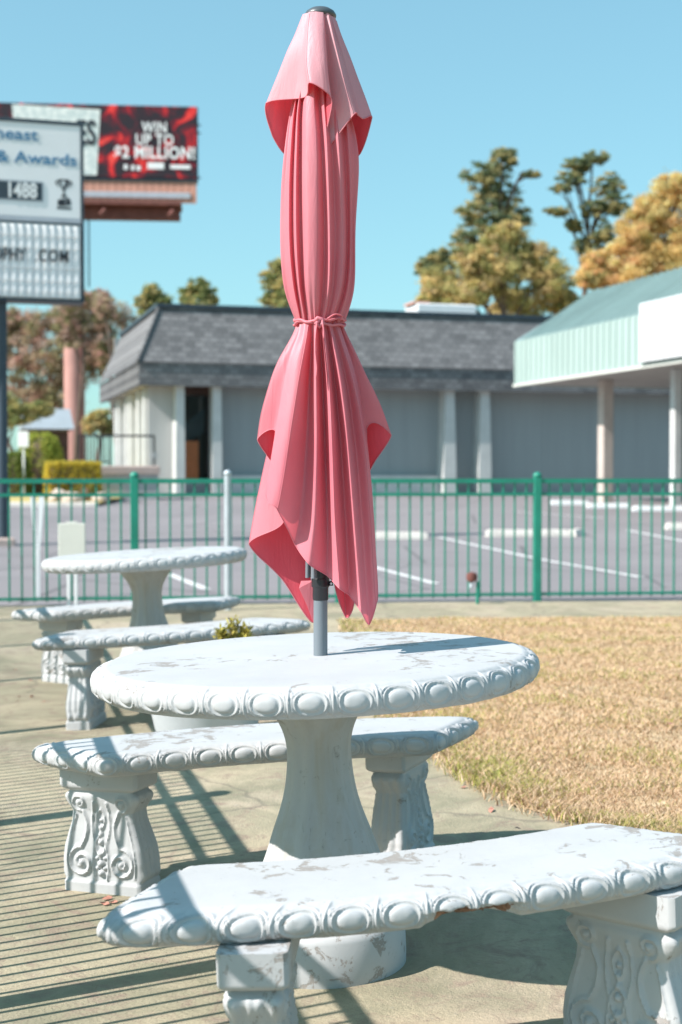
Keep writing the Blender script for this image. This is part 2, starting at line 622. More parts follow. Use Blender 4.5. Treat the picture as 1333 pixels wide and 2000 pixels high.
sheet('ground', [-2500, -300, -60, -20, 20, 60, 300, 2500], [-400, -40, 0, 12.3, 14, 20, 46, 60, 120, 400, 3000],
      lambda x, y: float(np.interp(y, [0, 12.3, 14, 20, 46, 60], [-.45, -.45, -.05, -.03, .41, .43])), M['earth'])
sheet('parking_lot', list(np.linspace(-45, 45, 31)), [13.08, 14, 17, 20, 26, 32, 40, 46, 60, 72], lot, M['asphalt'], shift=0.0)
sheet('patio', list(np.linspace(-9, 9, 61)), list(np.linspace(-4, 13.1, 58)), hgt, M['patio'], shift=.06)

LB_Y = [3.9, 4.1, 4.35, 4.83, 5.3, 5.87, 6.6, 7.5, 9, 11.4]
LB_X = [4.5, 1.7, 1.05, .655, .50, .368, .22, .13, .10, .05]


def lawn_edge(y):
    n = .06 * mnoise.noise(Vector((3.1, y * 4.3, .2))) + .02 * mnoise.noise(Vector((8.1, y * 15, .7)))
    return float(np.interp(y, LB_Y, LB_X)) + n


mb = MB()
ys = np.linspace(3.92, 11.33, 180)
nx = 26
vs = []
for y in ys:
    x0 = lawn_edge(y)
    for i in range(nx):
        x = x0 + (9 - x0) * (i / (nx - 1)) ** 1.6
        yy = y + .05 * mnoise.noise(Vector((x * 4, 2.2, .3))) * (1 if y > 11 else 0)
        vs.append((x, yy, hgt(x, yy) + (.004 if i == 0 else .012)))
mb.add(vs, [(j * nx + i, j * nx + i + 1, (j + 1) * nx + i + 1, (j + 1) * nx + i) for j in range(len(ys) - 1) for i in range(nx - 1)])
tag(mb.build('lawn', M['lawn'], None, smooth=True), kind='structure')


def grass():
    n = 400000
    # denser near the eye
    y = 4.0 + (11.32 - 4.0) * rng.random(n) ** 1.5
    w = .27 * y + .9
    xb = np.interp(y, LB_Y, LB_X)
    x = xb - .10 * rng.random(n) ** 3 + (np.maximum(w - xb, .3)) * rng.random(n)
    z = np.array([hgt(a, b) for a, b in zip(x, y)]) + .006
    tuft = np.array([mnoise.noise(Vector((a * 2.6, b * 2.6, 0))) for a, b in zip(x, y)])
    fine = np.array([mnoise.noise(Vector((a * 14, b * 14, 4))) for a, b in zip(x, y)])
    keep = rng.random(n) < (.78 + .55 * tuft + .30 * fine)
    x, y, z, tuft, fine = x[keep], y[keep], z[keep], tuft[keep], fine[keep]
    n = len(x)
    edge = np.clip(1 - (x - np.interp(y, LB_Y, LB_X)) / .35, 0, 1)
    h = (.011 + .020 * rng.random(n)) * (1 + .5 * tuft + .4 * edge)
    wd = .0012 + .0016 * rng.random(n) + .0005 * (y - 4)
    a = rng.random(n) * 2 * np.pi
    lean = h * (.35 + .9 * rng.random(n))
    la = rng.random(n) * 2 * np.pi
    P = np.stack([x, y, z], 1)
    s = np.stack([np.cos(a), np.sin(a), np.zeros(n)], 1) * wd[:, None]
    mid = P + np.stack([np.cos(la) * lean * .35, np.sin(la) * lean * .35, h * .62], 1)
    tip = P + np.stack([np.cos(la) * lean, np.sin(la) * lean, h], 1)
    V = np.stack([P - s, P + s, mid + s * .7, tip, mid - s * .7], 1).reshape(-1, 3)
    i = np.arange(n) * 5
    Fq = np.concatenate([np.stack([i, i + 1, i + 2, i + 4], 1)])
    Ft = np.stack([i + 4, i + 2, i + 3, i + 3], 1)
    straw = np.array([.61, .435, .26]); pale = np.array([.73, .57, .41]); green = np.array([.30, .31, .11]); brown = np.array([.40, .25, .16])
    t = rng.random(n)[:, None]
    c = straw * (1 - t) + pale * t
    g = (rng.random(n) < np.clip(.10 + .45 * (tuft + .25 * fine) + .28 * edge, .03, .6))
    c[g] = green * (.8 + .5 * rng.random((g.sum(), 1))) + np.array([.1, .07, 0]) * rng.random((g.sum(), 1))
    b = rng.random(n) < np.clip(.05 - .22 * tuft, .02, .25)
    c[b] = brown
    c *= (1 + .22 * tuft + .12 * fine)[:, None]
    # join as triangles
    Q = np.concatenate([Fq[:, [0, 1, 2]], Fq[:, [0, 2, 3]], Ft[:, [0, 1, 2]]])
    me = np_mesh('grass', V, Q, M['blade'], np.repeat(c, 5, axis=0))
    o = link('grass', me)
    tag(o, 'dry straw coloured lawn grass with green tufts beside the patio', 'grass', kind='stuff')


grass()

# painted bay lines
def ground_quad(name, a, b, w, mat, dz=.006):
    """a strip on the parking lot from photo pixel a to b"""
    pts = []
    for (px, py) in (a, b):
        D = 20.0
        for _ in range(25):
            p = at(px, py, D)
            # distance at which the ray meets the lot
            q = at(px, py, 1.0)
            slope = (q.z - HC)
            D = (HC - lot(0, D)) / -slope
        pts.append(at(px, py, D))
    u = (pts[1] - pts[0]); u.z = 0
    L = u.length; u.normalize()
    nrm = Vector((-u.y, u.x, 0)) * w / 2
    k = 12
    vs = []
    for i in range(k + 1):
        p = pts[0].lerp(pts[1], i / k)
        for s in (-1, 1):
            q = p + nrm * s
            vs.append((q.x, q.y, lot(q.x, q.y) + dz))
    mb = MB().add(vs, [(2 * i, 2 * i + 1, 2 * i + 3, 2 * i + 2) for i in range(k)])
    o = mb.build(name, mat)
    o['kind'] = 'structure'
    return o


for a, b in (((858, 1050), (1252, 1128)), ((640, 1082), (852, 1141)), ((1226, 1036), (1420, 1074)), ((330, 1122), (404, 1152)), ((1010, 1000), (1180, 1012))):
    ground_quad('parking_line', a, b, .11, M['line'])


# ------------------------------------------------------------------ fences
def fence(name, p0, p1, height, spacing, posts, zf, label, gap=.12, slim=1.0):
    p0, p1 = Vector(p0), Vector(p1)
    L = (p1 - p0).length
    ang = math.atan2(p1.y - p0.y, p1.x - p0.x)
    root = empty(name, (p0.x, p0.y, 0), ang)
    tag(root, label, 'fence')
    pw = .0085 if slim == 1.0 else .0062
    pm = MB().bbox(-pw, pw, -pw, pw, .035, height - .01, .002).mesh('picket', M['green'])
    n = int(L / spacing)
    u = (p1 - p0).normalized()
    for i in range(n + 1):
        s = i * spacing
        if any(abs(s - ps) < .045 for ps in posts): continue
        q = p0 + u * s
        o = link('picket', pm, root)
        o.location = (s, 0, zf(q.x, q.y))
    prm = MB()
    prm.bbox(-.036, .036, -.036, .036, -.05, height + .012, .006)
    prm.lathe([(.036, height + .0125), (.043, height + .02), (.043, height + .03), (.034, height + .047), (.016, height + .058), (.002, height + .06)], 14)
    pmesh = prm.mesh('post', M['green'], auto=35)
    ps2 = sorted(posts)
    for s in ps2:
        q = p0 + u * s
        o = link('post', pmesh, root)
        o.location = (s, 0, zf(q.x, q.y))
    ends = [0] + ps2 + [L]
    for a, b in zip(ends[:-1], ends[1:]):
        if b - a < .08: continue
        qa, qb = p0 + u * a, p0 + u * b
        za, zb = zf(qa.x, qa.y), zf(qb.x, qb.y)
        for zr, hh, t in ((height - .045, .042, .022), (height - .045 - gap, .030, .018), (.05, .026, .018)):
            m = MB()
            hh, t = hh * (.5 + .5 * slim), t * slim
            x0, x1 = a + (.037 if a > 0 else 0), b - (.037 if b < L else 0)
            vs = []
            for (x, zz) in ((x0, za), (x1, zb)):
                vs += [(x, -t, zz + zr), (x, t, zz + zr), (x, t, zz + zr + hh), (x, -t, zz + zr + hh)]
            m.add(vs, [(0, 1, 5, 4), (1, 2, 6, 5), (2, 3, 7, 6), (3, 0, 4, 7), (0, 3, 2, 1), (4, 5, 6, 7)])
            m.build('rail', M['green'], root)
    return root


FA, FB = Vector((-3.75, 12.68, 0)), Vector((5.2, 13.74, 0))
_u = (FB - FA).normalized()


def on_fence(px):
    """distance along the far fence at photograph column px"""
    k = (px - 666.5) / 2778 * .9997
    # FA.x + s*ux = k*(FA.y + s*uy)
    return (k * FA.y - FA.x) / (_u.x - k * _u.y)


pp = [on_fence(263), on_fence(1050)]
step = (pp[1] - pp[0]) / 2
fence('metal_fence', FA, FB, 1.15, .1105, [.04, pp[0], pp[0] + step, pp[1], pp[1] + step], lambda x, y: .022,
      'green metal picket fence standing between the patio and the parking lot')
S0, S1 = Vector((-.05, -1.42, 0)), Vector((-3.61, 12.60, 0))
fence('metal_fence', S0, S1, 1.16, .062, [1.2, 2.92, 4.65, 6.37, 8.10, 9.83, 11.55, 13.28], lambda x, y: hgt(x, y),
      'green metal picket fence along the left side that throws striped shadows on the patio', gap=.118, slim=.5)


# ------------------------------------------------------------------ carved furniture
def egg_relief(s, v, period, arc):
    """egg-and-dart moulding: s in metres along the rim (0 = middle of an egg), v in metres across it"""
    x = (s + period / 2) % period - period / 2
    y = v + .001
    rho = np.sqrt((x / .0255) ** 2 + (y / .0215) ** 2)
    dome = np.where(rho < 1, .0056 * (1 - np.clip(rho, 0, 1) ** 3.0) ** .6, 0)
    rho2 = np.sqrt((x / .0345) ** 2 + (y / .0315) ** 2)
    ring = .0050 * np.exp(-((rho2 - 1.0) / .065) ** 2)
    xd = np.abs(x) - period / 2
    dart = .0062 * np.exp(-(xd / .0030) ** 2) * (.55 + .45 * np.cos(np.clip(v / arc * 2.4, -1.5, 1.5)))
    rho4 = np.sqrt((x / .0415) ** 2 + (y / .040) ** 2)
    ring = np.maximum(ring, .0040 * np.exp(-((rho4 - 1.0) / .045) ** 2))
    shoulder = .0034 * np.exp(-((np.abs(xd) - .0075) / .0022) ** 2) * (np.abs(y) < .03)
    fade = np.clip((arc - np.abs(v)) / .010, 0, 1)
    return (np.maximum(np.maximum(dome, ring), np.maximum(dart, shoulder)) - .0056) * fade


def carved_slab(path_fn, total, n_egg, per_egg, thick, name, mats, chip=None, seed=1, wear=True):
    """slab with flat top and a bull-nose egg-and-dart edge; path_fn(s) -> (x, y, nx, ny) outward normal"""
    N = n_egg * per_egg
    period = total / n_egg
    rows = 42
    b = thick / 2
    a = np.linspace(R(90), R(-78), rows)
    ss = (np.arange(N)) / N * total
    P = np.array([path_fn(s) for s in ss])
    aw = .036
    arc = (a[0] - a[-1]) * (aw + b) / 2 / 2
    mid = (a[0] + a[-1]) / 2
    V = []
    for k in range(rows):
        ang = a[k]
        v = (ang - mid) * (aw + b) / 2
        d = egg_relief(ss, np.full(N, v), period, arc)
        if wear:
            nz = np.array([mnoise.noise(Vector((p[0] * 18, p[1] * 18, v * 20 + seed))) for p in P])
            nz2 = np.array([mnoise.noise(Vector((p[0] * 60, p[1] * 60, v * 60 + seed))) for p in P])
            d = d * (1 + .25 * nz) + nz * .0012 + nz2 * .0006
        inset = aw - (aw + d) * math.copysign(abs(math.cos(ang)) ** .8, math.cos(ang))
        z = -b + (b + d) * math.copysign(abs(math.sin(ang)) ** .9, math.sin(ang))
        if k == 0: z = np.zeros(N)
        X = P[:, 0] - P[:, 2] * inset
        Y = P[:, 1] - P[:, 3] * inset
        if chip is not None:
            c0, c1 = chip
            m = np.clip(np.minimum((ss - c0), (c1 - ss)) / .05, 0, 1)
            jag = np.array([mnoise.noise(Vector((p[0] * 30, p[1] * 30, k * .6))) for p in P])
            depth = np.clip((k - rows * .50 - 5 * jag) / (rows * .14), 0, 1) * m
            X = X - P[:, 2] * depth * (.018 + .008 * jag)
            Y = Y - P[:, 3] * depth * (.018 + .008 * jag)
            z = z + depth * (.016 + .008 * jag)
        V.append(np.stack([X, Y, z], 1))
    # one more ring a little inside the top crease holds the edge
    crease = np.stack([P[:, 0] - P[:, 2] * (aw + .006), P[:, 1] - P[:, 3] * (aw + .006), np.full(N, .0006)], 1)
    V = [crease] + V
    verts = np.concatenate(V)
    mb = MB()
    mb.v = [tuple(p) for p in verts]
    for k in range(len(V) - 1):
        for i in range(N):
            j = (i + 1) % N
            mi = 0
            if chip is not None and k > rows * .45:
                s = ss[i]
                if chip[0] + .03 < s < chip[1] - .03 and k > rows * .54 + 5 * mnoise.noise(Vector((P[i][0] * 30, P[i][1] * 30, k * .6))): mi = 1
            mb.f.append((k * N + i, (k + 1) * N + i, (k + 1) * N + j, k * N + j)); mb.m.append(mi)
    mb.f.append(tuple(range(N))); mb.m.append(0)
    mb.f.append(tuple((len(V) - 1) * N + i for i in range(N - 1, -1, -1))); mb.m.append(0)
    me = mb.mesh(name, mats, smooth=True)
    sm = [True] * len(me.polygons); sm[-1] = False; sm[-2] = False
    me.polygons.foreach_set('use_smooth', sm)
    # orient outwards
    import bmesh
    bm = bmesh.new(); bm.from_mesh(me)
    bmesh.ops.recalc_face_normals(bm, faces=bm.faces)
    bm.to_mesh(me); bm.free()
    return me


TR = .545


def circle_path(s):
    a = s / TR
    return (TR * math.cos(a), TR * math.sin(a), math.cos(a), math.sin(a))


def bench_outline():
    """closed outline of the bench plan (x along the chord, y away from the table) and its mitred inward offset"""
    hi, ho, w = .452, .682, .318
    si, so = .06, .10
    cf = math.cos(math.atan2(ho - hi, w))

    def poly(d):
        h0 = hi + (ho - hi) * d / w - d / cf
        h1 = hi + (ho - hi) * (w - d) / w - d / cf
        inner = [(x * h0, d + si * (1 - x * x)) for x in np.linspace(-1, 1, 400)]
        outer = [(x * h1, w - d + so * (1 - x * x)) for x in np.linspace(1, -1, 560)]
        ts = np.linspace(0, 1, 150)[1:-1]
        endr = [(h0 + (h1 - h0) * t, d + (w - 2 * d) * t) for t in ts]
        endl = [(-h1 + (h1 - h0) * t, d + (w - 2 * d) * (1 - t)) for t in ts]
        q = np.array(inner + endr + outer + endl)
        for _ in range(230):
            q = .5 * q + .25 * (np.roll(q, 1, 0) + np.roll(q, -1, 0))
        m = ((np.abs(q[:, 0]) > .5) & (q[:, 1] > .2))[:, None]
        for _ in range(700):
            q = np.where(m, .5 * q + .25 * (np.roll(q, 1, 0) + np.roll(q, -1, 0)), q)
        return q
    A_, B_ = poly(0.0), poly(.036)
    d2 = np.r_[0, np.cumsum(np.linalg.norm(np.diff(np.r_[A_, A_[:1]], axis=0), axis=1))]
    q2 = np.r_[A_, A_[:1]]
    n2 = (q2 - np.r_[B_, B_[:1]]) / .036
    def f(s):
        return (np.interp(s, d2, q2[:, 0]), np.interp(s, d2, q2[:, 1]), np.interp(s, d2, n2[:, 0]), np.interp(s, d2, n2[:, 1]))
    return f, d2[-1]


bench_path, bench_len = bench_outline()
N_BE = int(round(bench_len / .096))

SEAT_H, SEAT_T = .43, .064
seat_mesh = carved_slab(bench_path, bench_len, N_BE, 38, SEAT_T, 'seat', M['paint'], seed=3)
# the nearest bench has lost the lower lip of its outer edge: find the place along its outline
_s = np.linspace(0, bench_len, 3000)
_p = np.array([bench_path(s)[:2] for s in _s])
c_lo = _s[np.argmin(np.hypot(_p[:, 0] - .085, _p[:, 1] - .416))]
c_hi = _s[np.argmin(np.hypot(_p[:, 0] + .13, _p[:, 1] - .413))]
chip_rng = (min(c_lo, c_hi), max(c_lo, c_hi))
seat_chip_mesh = carved_slab(bench_path, bench_len, N_BE, 38, SEAT_T, 'seat', [M['paint'], M['chip']], chip=chip_rng, seed=9)


def spiral(cx, cz, r0, r1, turns, a0, n=90, sgn=1):
    t = np.linspace(0, 1, n)
    a = a0 + sgn * turns * 2 * np.pi * t
    r = r0 + (r1 - r0) * t
    return np.stack([cx + r * np.cos(a), cz + r * np.sin(a)], 1)


def curve_pts(pts, n=60):
    pts = np.array(pts, float)
    t = np.linspace(0, len(pts) - 1, n)
    out = []
    for tt in t:
        i = min(int(tt), len(pts) - 2); f = tt - i
        p0, p1, p2, p3 = pts[max(i - 1, 0)], pts[i], pts[i + 1], pts[min(i + 2, len(pts) - 1)]
        out.append(.5 * ((2 * p1) + (-p0 + p2) * f + (2 * p0 - 5 * p1 + 4 * p2 - p3) * f ** 2 + (-p0 + 3 * p1 - 3 * p2 + p3) * f ** 3))
    return np.array(out)


def leg_mesh():
    """scroll leg: broad carved faces look along +-x, fluted narrow faces along +-y, z up"""
    H = SEAT_H - SEAT_T + .003
    zk = np.array([-.02, .0, .03, .036, .05, .09, .13, .17, .205, .235, .262, .275, .283, .290, .296, .303, .31, H])
    wk = np.array([.122, .122, .122, .118, .121, .125, .120, .108, .097, .093, .104, .110, .110, .104, .100, .118, .124, .124])   # half width along y
    tk = np.array([.063, .063, .063, .058, .056, .057, .055, .051, .047, .046, .052, .054, .053, .050, .050, .061, .065, .065])   # half thickness along x
    nz = 96
    z = np.linspace(-.02, H, nz)
    w = np.interp(z, zk, wk) * 1.06; th = np.interp(z, zk, tk) * .97
    # carved lines on the broad face, in (y, z)
    lines = []
    for sg in (-1, 1):
        lines.append((spiral(sg * .066, .088, .046, .008, 1.6, math.pi / 2, 110, -sg), .0062, .0075))
        lines.append((spiral(sg * .070, .262, .026, .006, 1.3, -math.pi / 2, 70, sg), .0050, .0065))
        lines.append((curve_pts([(sg * .066, .134), (sg * .050, .165), (sg * .046, .200), (sg * .060, .236)]), .0060, .0075))
        lines.append((curve_pts([(sg * .020, .040), (sg * .026, .09), (sg * .020, .140), (sg * .030, .20), (sg * .022, .262)]), .0050, .0060))
        lines.append((curve_pts([(sg * .110, .05), (sg * .114, .10), (sg * .100, .165), (sg * .084, .225)]), .0045, .0045))
        lines.append((curve_pts([(0, .10), (sg * .012, .125), (sg * .016, .150), (sg * .005, .165)]), .0050, .0055))
        lines.append((curve_pts([(0, .18), (sg * .010, .20), (sg * .012, .225), (0, .245)]), .0045, .0055))
    blobs = [(0, .060, .010, .009), (0, .088, .011, .010), (0, .116, .009, .009), (0, .150, .009, .008), (0, .172, .008, .008), (0, .192, .007, .007), (0, .212, .006, .006),
             (.066, .088, .010, .008), (-.066, .088, .010, .008), (.070, .262, .008, .006), (-.070, .262, .008, .006), (.012, .075, .007, .006), (-.012, .075, .007, .006),
             (.013, .104, .006, .006), (-.013, .104, .006, .006)]

    def broad(Y, Z):
        h = np.zeros_like(Y)
        for pts, hh, ww in lines:
            d2 = np.full(Y.shape, 1e9)
            for p in pts:
                d2 = np.minimum(d2, (Y - p[0]) ** 2 + (Z - p[1]) ** 2)
            h = np.maximum(h, hh * np.exp(-d2 / (ww * .62) ** 2))
        for by, bz, br, bh in blobs:
            d2 = ((Y - by) ** 2 + (Z - bz) ** 2) / br ** 2
            h = np.maximum(h, bh * np.sqrt(np.clip(1 - d2, 0, 1)))
        return 1.45 * h * np.clip((Z - .030) / .008, 0, 1) * np.clip((.292 - Z) / .008, 0, 1)

    def narrow(X, Z, T):
        q = X / T
        fl = .0042 * (np.abs(np.sin(q * math.pi * 2.0)) - .35)          # long flutes
        claw = .009 * np.abs(np.cos(q * math.pi * 1.5)) * np.exp(-((Z - .265) / .020) ** 2)
        toe = .008 * np.abs(np.cos(q * math.pi * 1.5)) * np.exp(-((Z - .055) / .018) ** 2)
        return (fl + claw + toe) * np.clip((Z - .034) / .008, 0, 1) * np.clip((.293 - Z) / .006, 0, 1) * np.clip((1 - np.abs(q)) / .08, 0, 1)

    nb, nn = 64, 26
    yb = np.linspace(-1, 1, nb)
    xn = np.linspace(-1, 1, nn)
    cols = []          # going round: +x face, +y face, -x face, -y face
    fb = .93
    for u in yb * fb: cols.append(('x', 1, u))
    for u in (-xn) * .88: cols.append(('y', 1, u))
    for u in -yb * fb: cols.append(('x', -1, u))
    for u in xn * .88: cols.append(('y', -1, u))
    NC = len(cols)
    V = np.zeros((nz, NC, 3))
    for c, (ax, sg, u) in enumerate(cols):
        if ax == 'x':
            Y = u * w
            V[:, c, 1] = Y
            hb = broad(Y, z) if abs(u) < .985 else 0
            V[:, c, 0] = sg * (th + hb)
        else:
            X = u * th
            V[:, c, 0] = X
            V[:, c, 1] = sg * (w + narrow(X, z, th))
        V[:, c, 2] = z
    mb = MB()
    mb.v = [tuple(p) for p in V.reshape(-1, 3)]
    for k in range(nz - 1):
        for c in range(NC):
            d = (c + 1) % NC
            mb.f.append((k * NC + c, k * NC + d, (k + 1) * NC + d, (k + 1) * NC + c)); mb.m.append(0)
    mb.f.append(tuple((nz - 1) * NC + c for c in range(NC))); mb.m.append(0)
    mb.f.append(tuple(range(NC - 1, -1, -1))); mb.m.append(0)
    me = mb.mesh('leg', M['paint'], auto=50)
    return me


LEG = leg_mesh()


def tilted(name, x, y, rz, z_off=0.0, extra=0.0):
    o = empty(name)
    th = math.atan(tilt_at(y)) + extra
    o.matrix_world = Matrix.Translation((x, y, hgt(x, y) + z_off)) @ Matrix.Rotation(-th, 4, 'Y') @ Matrix.Rotation(rz, 4, 'Z')
    return o


def bench(x, y, rz, label, mesh, insets=(.2, .2), turn=(0, 0)):
    root = tilted('curved_bench', x, y, rz)
    tag(root, label, 'bench', 'curved carved benches around the two tables')
    s = link('seat', mesh, root)
    s.location = (0, 0, SEAT_H)
    if mesh is seat_mesh: s.scale = (1.045, 1, 1)
    flare = math.atan2(.655 - .452, .318)
    for sg, ins, tn in zip((-1, 1), insets, turn):
        lg = link('leg', LEG, root)
        # the leg stands parallel to the slanting end of the seat
        mx, my = sg * (.452 + .655) / 2, .318 / 2
        nx_, ny_ = -sg * math.cos(flare), math.sin(flare)
        lg.location = (mx + nx_ * ins, my + ny_ * ins + .012, 0)
        lg.rotation_euler = (0, 0, -sg * flare + R(tn))
    return root


# nearest, behind the first table, then the second set
bench(.127, 2.957, R(195.5), 'nearest white curved concrete bench, lower edge chipped brown, in front of the umbrella table', seat_chip_mesh, (.18, .235), (0, 14))
bench(-.180, 3.985, R(9.5), 'white curved concrete bench directly behind the pedestal of the umbrella table', seat_mesh, (.115, .16), (25, 0))
bench(-.868, 7.114, R(197), 'white curved concrete bench behind the umbrella table, in front of the far table', seat_mesh, (.16, .14), (0, 8))
bench(-1.150, 8.083, R(17), 'farthest white curved concrete bench, behind the far table by the fence', seat_mesh, (.18, .17))

TAB_H, TAB_T = .754, .068
top_mesh = carved_slab(circle_path, 2 * math.pi * TR, 36, 38, TAB_T, 'table_top', M['paint'], seed=5)


def flute(a, z):
    k = min(1, max(0, (z - .13) / .08)) * min(1, max(0, (.70 - z) / .06))
    return 1 + .024 * k * math.cos(13 * a + .8 * math.sin(z * 9)) + .008 * k * math.cos(5 * a + 2.1 * z * 6)


prof = []
kz = np.array([.118, .14, .18, .24, .29, .321, .366, .412, .458, .504, .55, .596, .628, .66, .69])
kr = np.array([.180, .180, .172, .150, .131, .121, .103, .089, .081, .0775, .078, .0925, .114, .140, .160])
for zz in np.linspace(.118, .688, 44): prof.append((float(np.interp(zz, kz, kr)), float(zz)))
_pr = np.array(prof)
for _ in range(3): _pr[1:-1, 0] = .5 * _pr[1:-1, 0] + .25 * (_pr[:-2, 0] + _pr[2:, 0])
ped_mesh = MB().lathe([tuple(p) for p in _pr], 112, wob=flute).mesh('pedestal', M['paint_streaked'], auto=60)
base_mesh = MB().lathe([(.190, -.03), (.196, .0), (.198, .03), (.197, .10), (.190, .114), (.176, .120)], 72,
                       wob=lambda a, z: 1 + .006 * mnoise.noise(Vector((math.cos(a) * 4, math.sin(a) * 4, z * 12)))).mesh('base', M['paint'], auto=60)


def table(x, y, label, extra, z_off=0.0, rz=0.0):
    root = tilted('round_table', x, y, rz, z_off, extra)
    tag(root, label, 'table', 'round pedestal tables on the patio')
    o = link('table_top', top_mesh, root); o.location = (0, 0, TAB_H)
    link('pedestal', ped_mesh, root)
    link('base', base_mesh, root)
    return root


table(-.036, 3.476, 'round white carved concrete table holding the closed pink umbrella', .002)
table(-1.010, 7.6, 'smaller looking round white concrete table farther back near the green fence', .010, .0, R(47))


# ------------------------------------------------------------------ umbrella
UD = 3.476
PX = UD / 2778.0


def ctrl_to_world(pts):
    out = []
    for (x, y, d) in pts:
        D = UD - d * PX
        p = at(x, y, UD)
        out.append((p.x, D, p.z))
    return np.array(out)


def resample(line, n):
    line = np.array(line, float)
    seg = np.linalg.norm(np.diff(line, axis=0), axis=1)
    d = np.r_[0, np.cumsum(seg)]
    c = curve_pts(line, 80)
    dd = np.r_[0, np.cumsum(np.linalg.norm(np.diff(c, axis=0), axis=1))]
    s = np.linspace(0, dd[-1], n)
    return np.stack([np.interp(s, dd, c[:, k]) for k in range(3)], 1)


def loft_closed(lines, nv, per, wrinkle=0.0, seed=0, sharp=.5, pleat=None):
    """lines: fold lines going round; closed surface through them"""
    G = np.array([resample(ctrl_to_world(l), nv) for l in lines])      # (n, nv, 3)
    n = len(G)
    rows = []
    for i in range(n):
        p0, p1, p2, p3 = G[i - 1], G[i], G[(i + 1) % n], G[(i + 2) % n]
        for k in range(per):
            f = k / per
            q = .5 * ((2 * p1) + (-p0 + p2) * f + (2 * p0 - 5 * p1 + 4 * p2 - p3) * f ** 2 + (-p0 + 3 * p1 - 3 * p2 + p3) * f ** 3)
            lin = p1 * (1 - f) + p2 * f
            rows.append(q * (1 - sharp) + lin * sharp)
    A = np.array(rows)                                                   # (n*per, nv, 3)
    m = len(A)
    if wrinkle:
        for i in range(m):
            for j in range(nv):
                p = A[i, j]
                w = mnoise.noise(Vector((p[0] * 9, p[1] * 9, p[2] * 3 + seed))) + .5 * mnoise.noise(Vector((p[0] * 24, p[1] * 24, p[2] * 7 + seed)))
                c = np.array([at(627, 600, UD).x, UD])
                rad = p[:2] - c
                L = np.linalg.norm(rad) + 1e-6
                A[i, j, :2] += rad / L * w * wrinkle * min(1, j / (nv * .15))
                if pleat is not None:
                    ph = 2 * math.pi * (i / m * 41 + .6 * mnoise.noise(Vector((i * .06, 1.3, seed))))
                    fall = math.exp(-abs(p[2] - pleat) / .07)
                    A[i, j, :2] += rad / L * .0034 * fall * math.cos(ph) * (.6 + .8 * mnoise.noise(Vector((i * .11, 7.1, p[2] * 4))))
    fs = []
    for i in range(m):
        i2 = (i + 1) % m
        for j in range(nv - 1):
            fs.append((i * nv + j, i * nv + j + 1, i2 * nv + j + 1, i2 * nv + j))
    return A.reshape(-1, 3), fs


umb = empty('patio_umbrella', at(626.5, 1276, UD))
umb_inv = umb.matrix_world.inverted() if False else Matrix.Translation(-Vector(at(626.5, 1276, UD)))
tag(umb, 'closed faded pink cloth umbrella tied at its waist, standing in the round table', 'umbrella')


def umb_part(name, mb, mat, parent=None, **kw):
    me = mb.mesh(name, mat, **kw)
    me.transform(umb_inv)
    return link(name, me, umb if parent is None else parent)


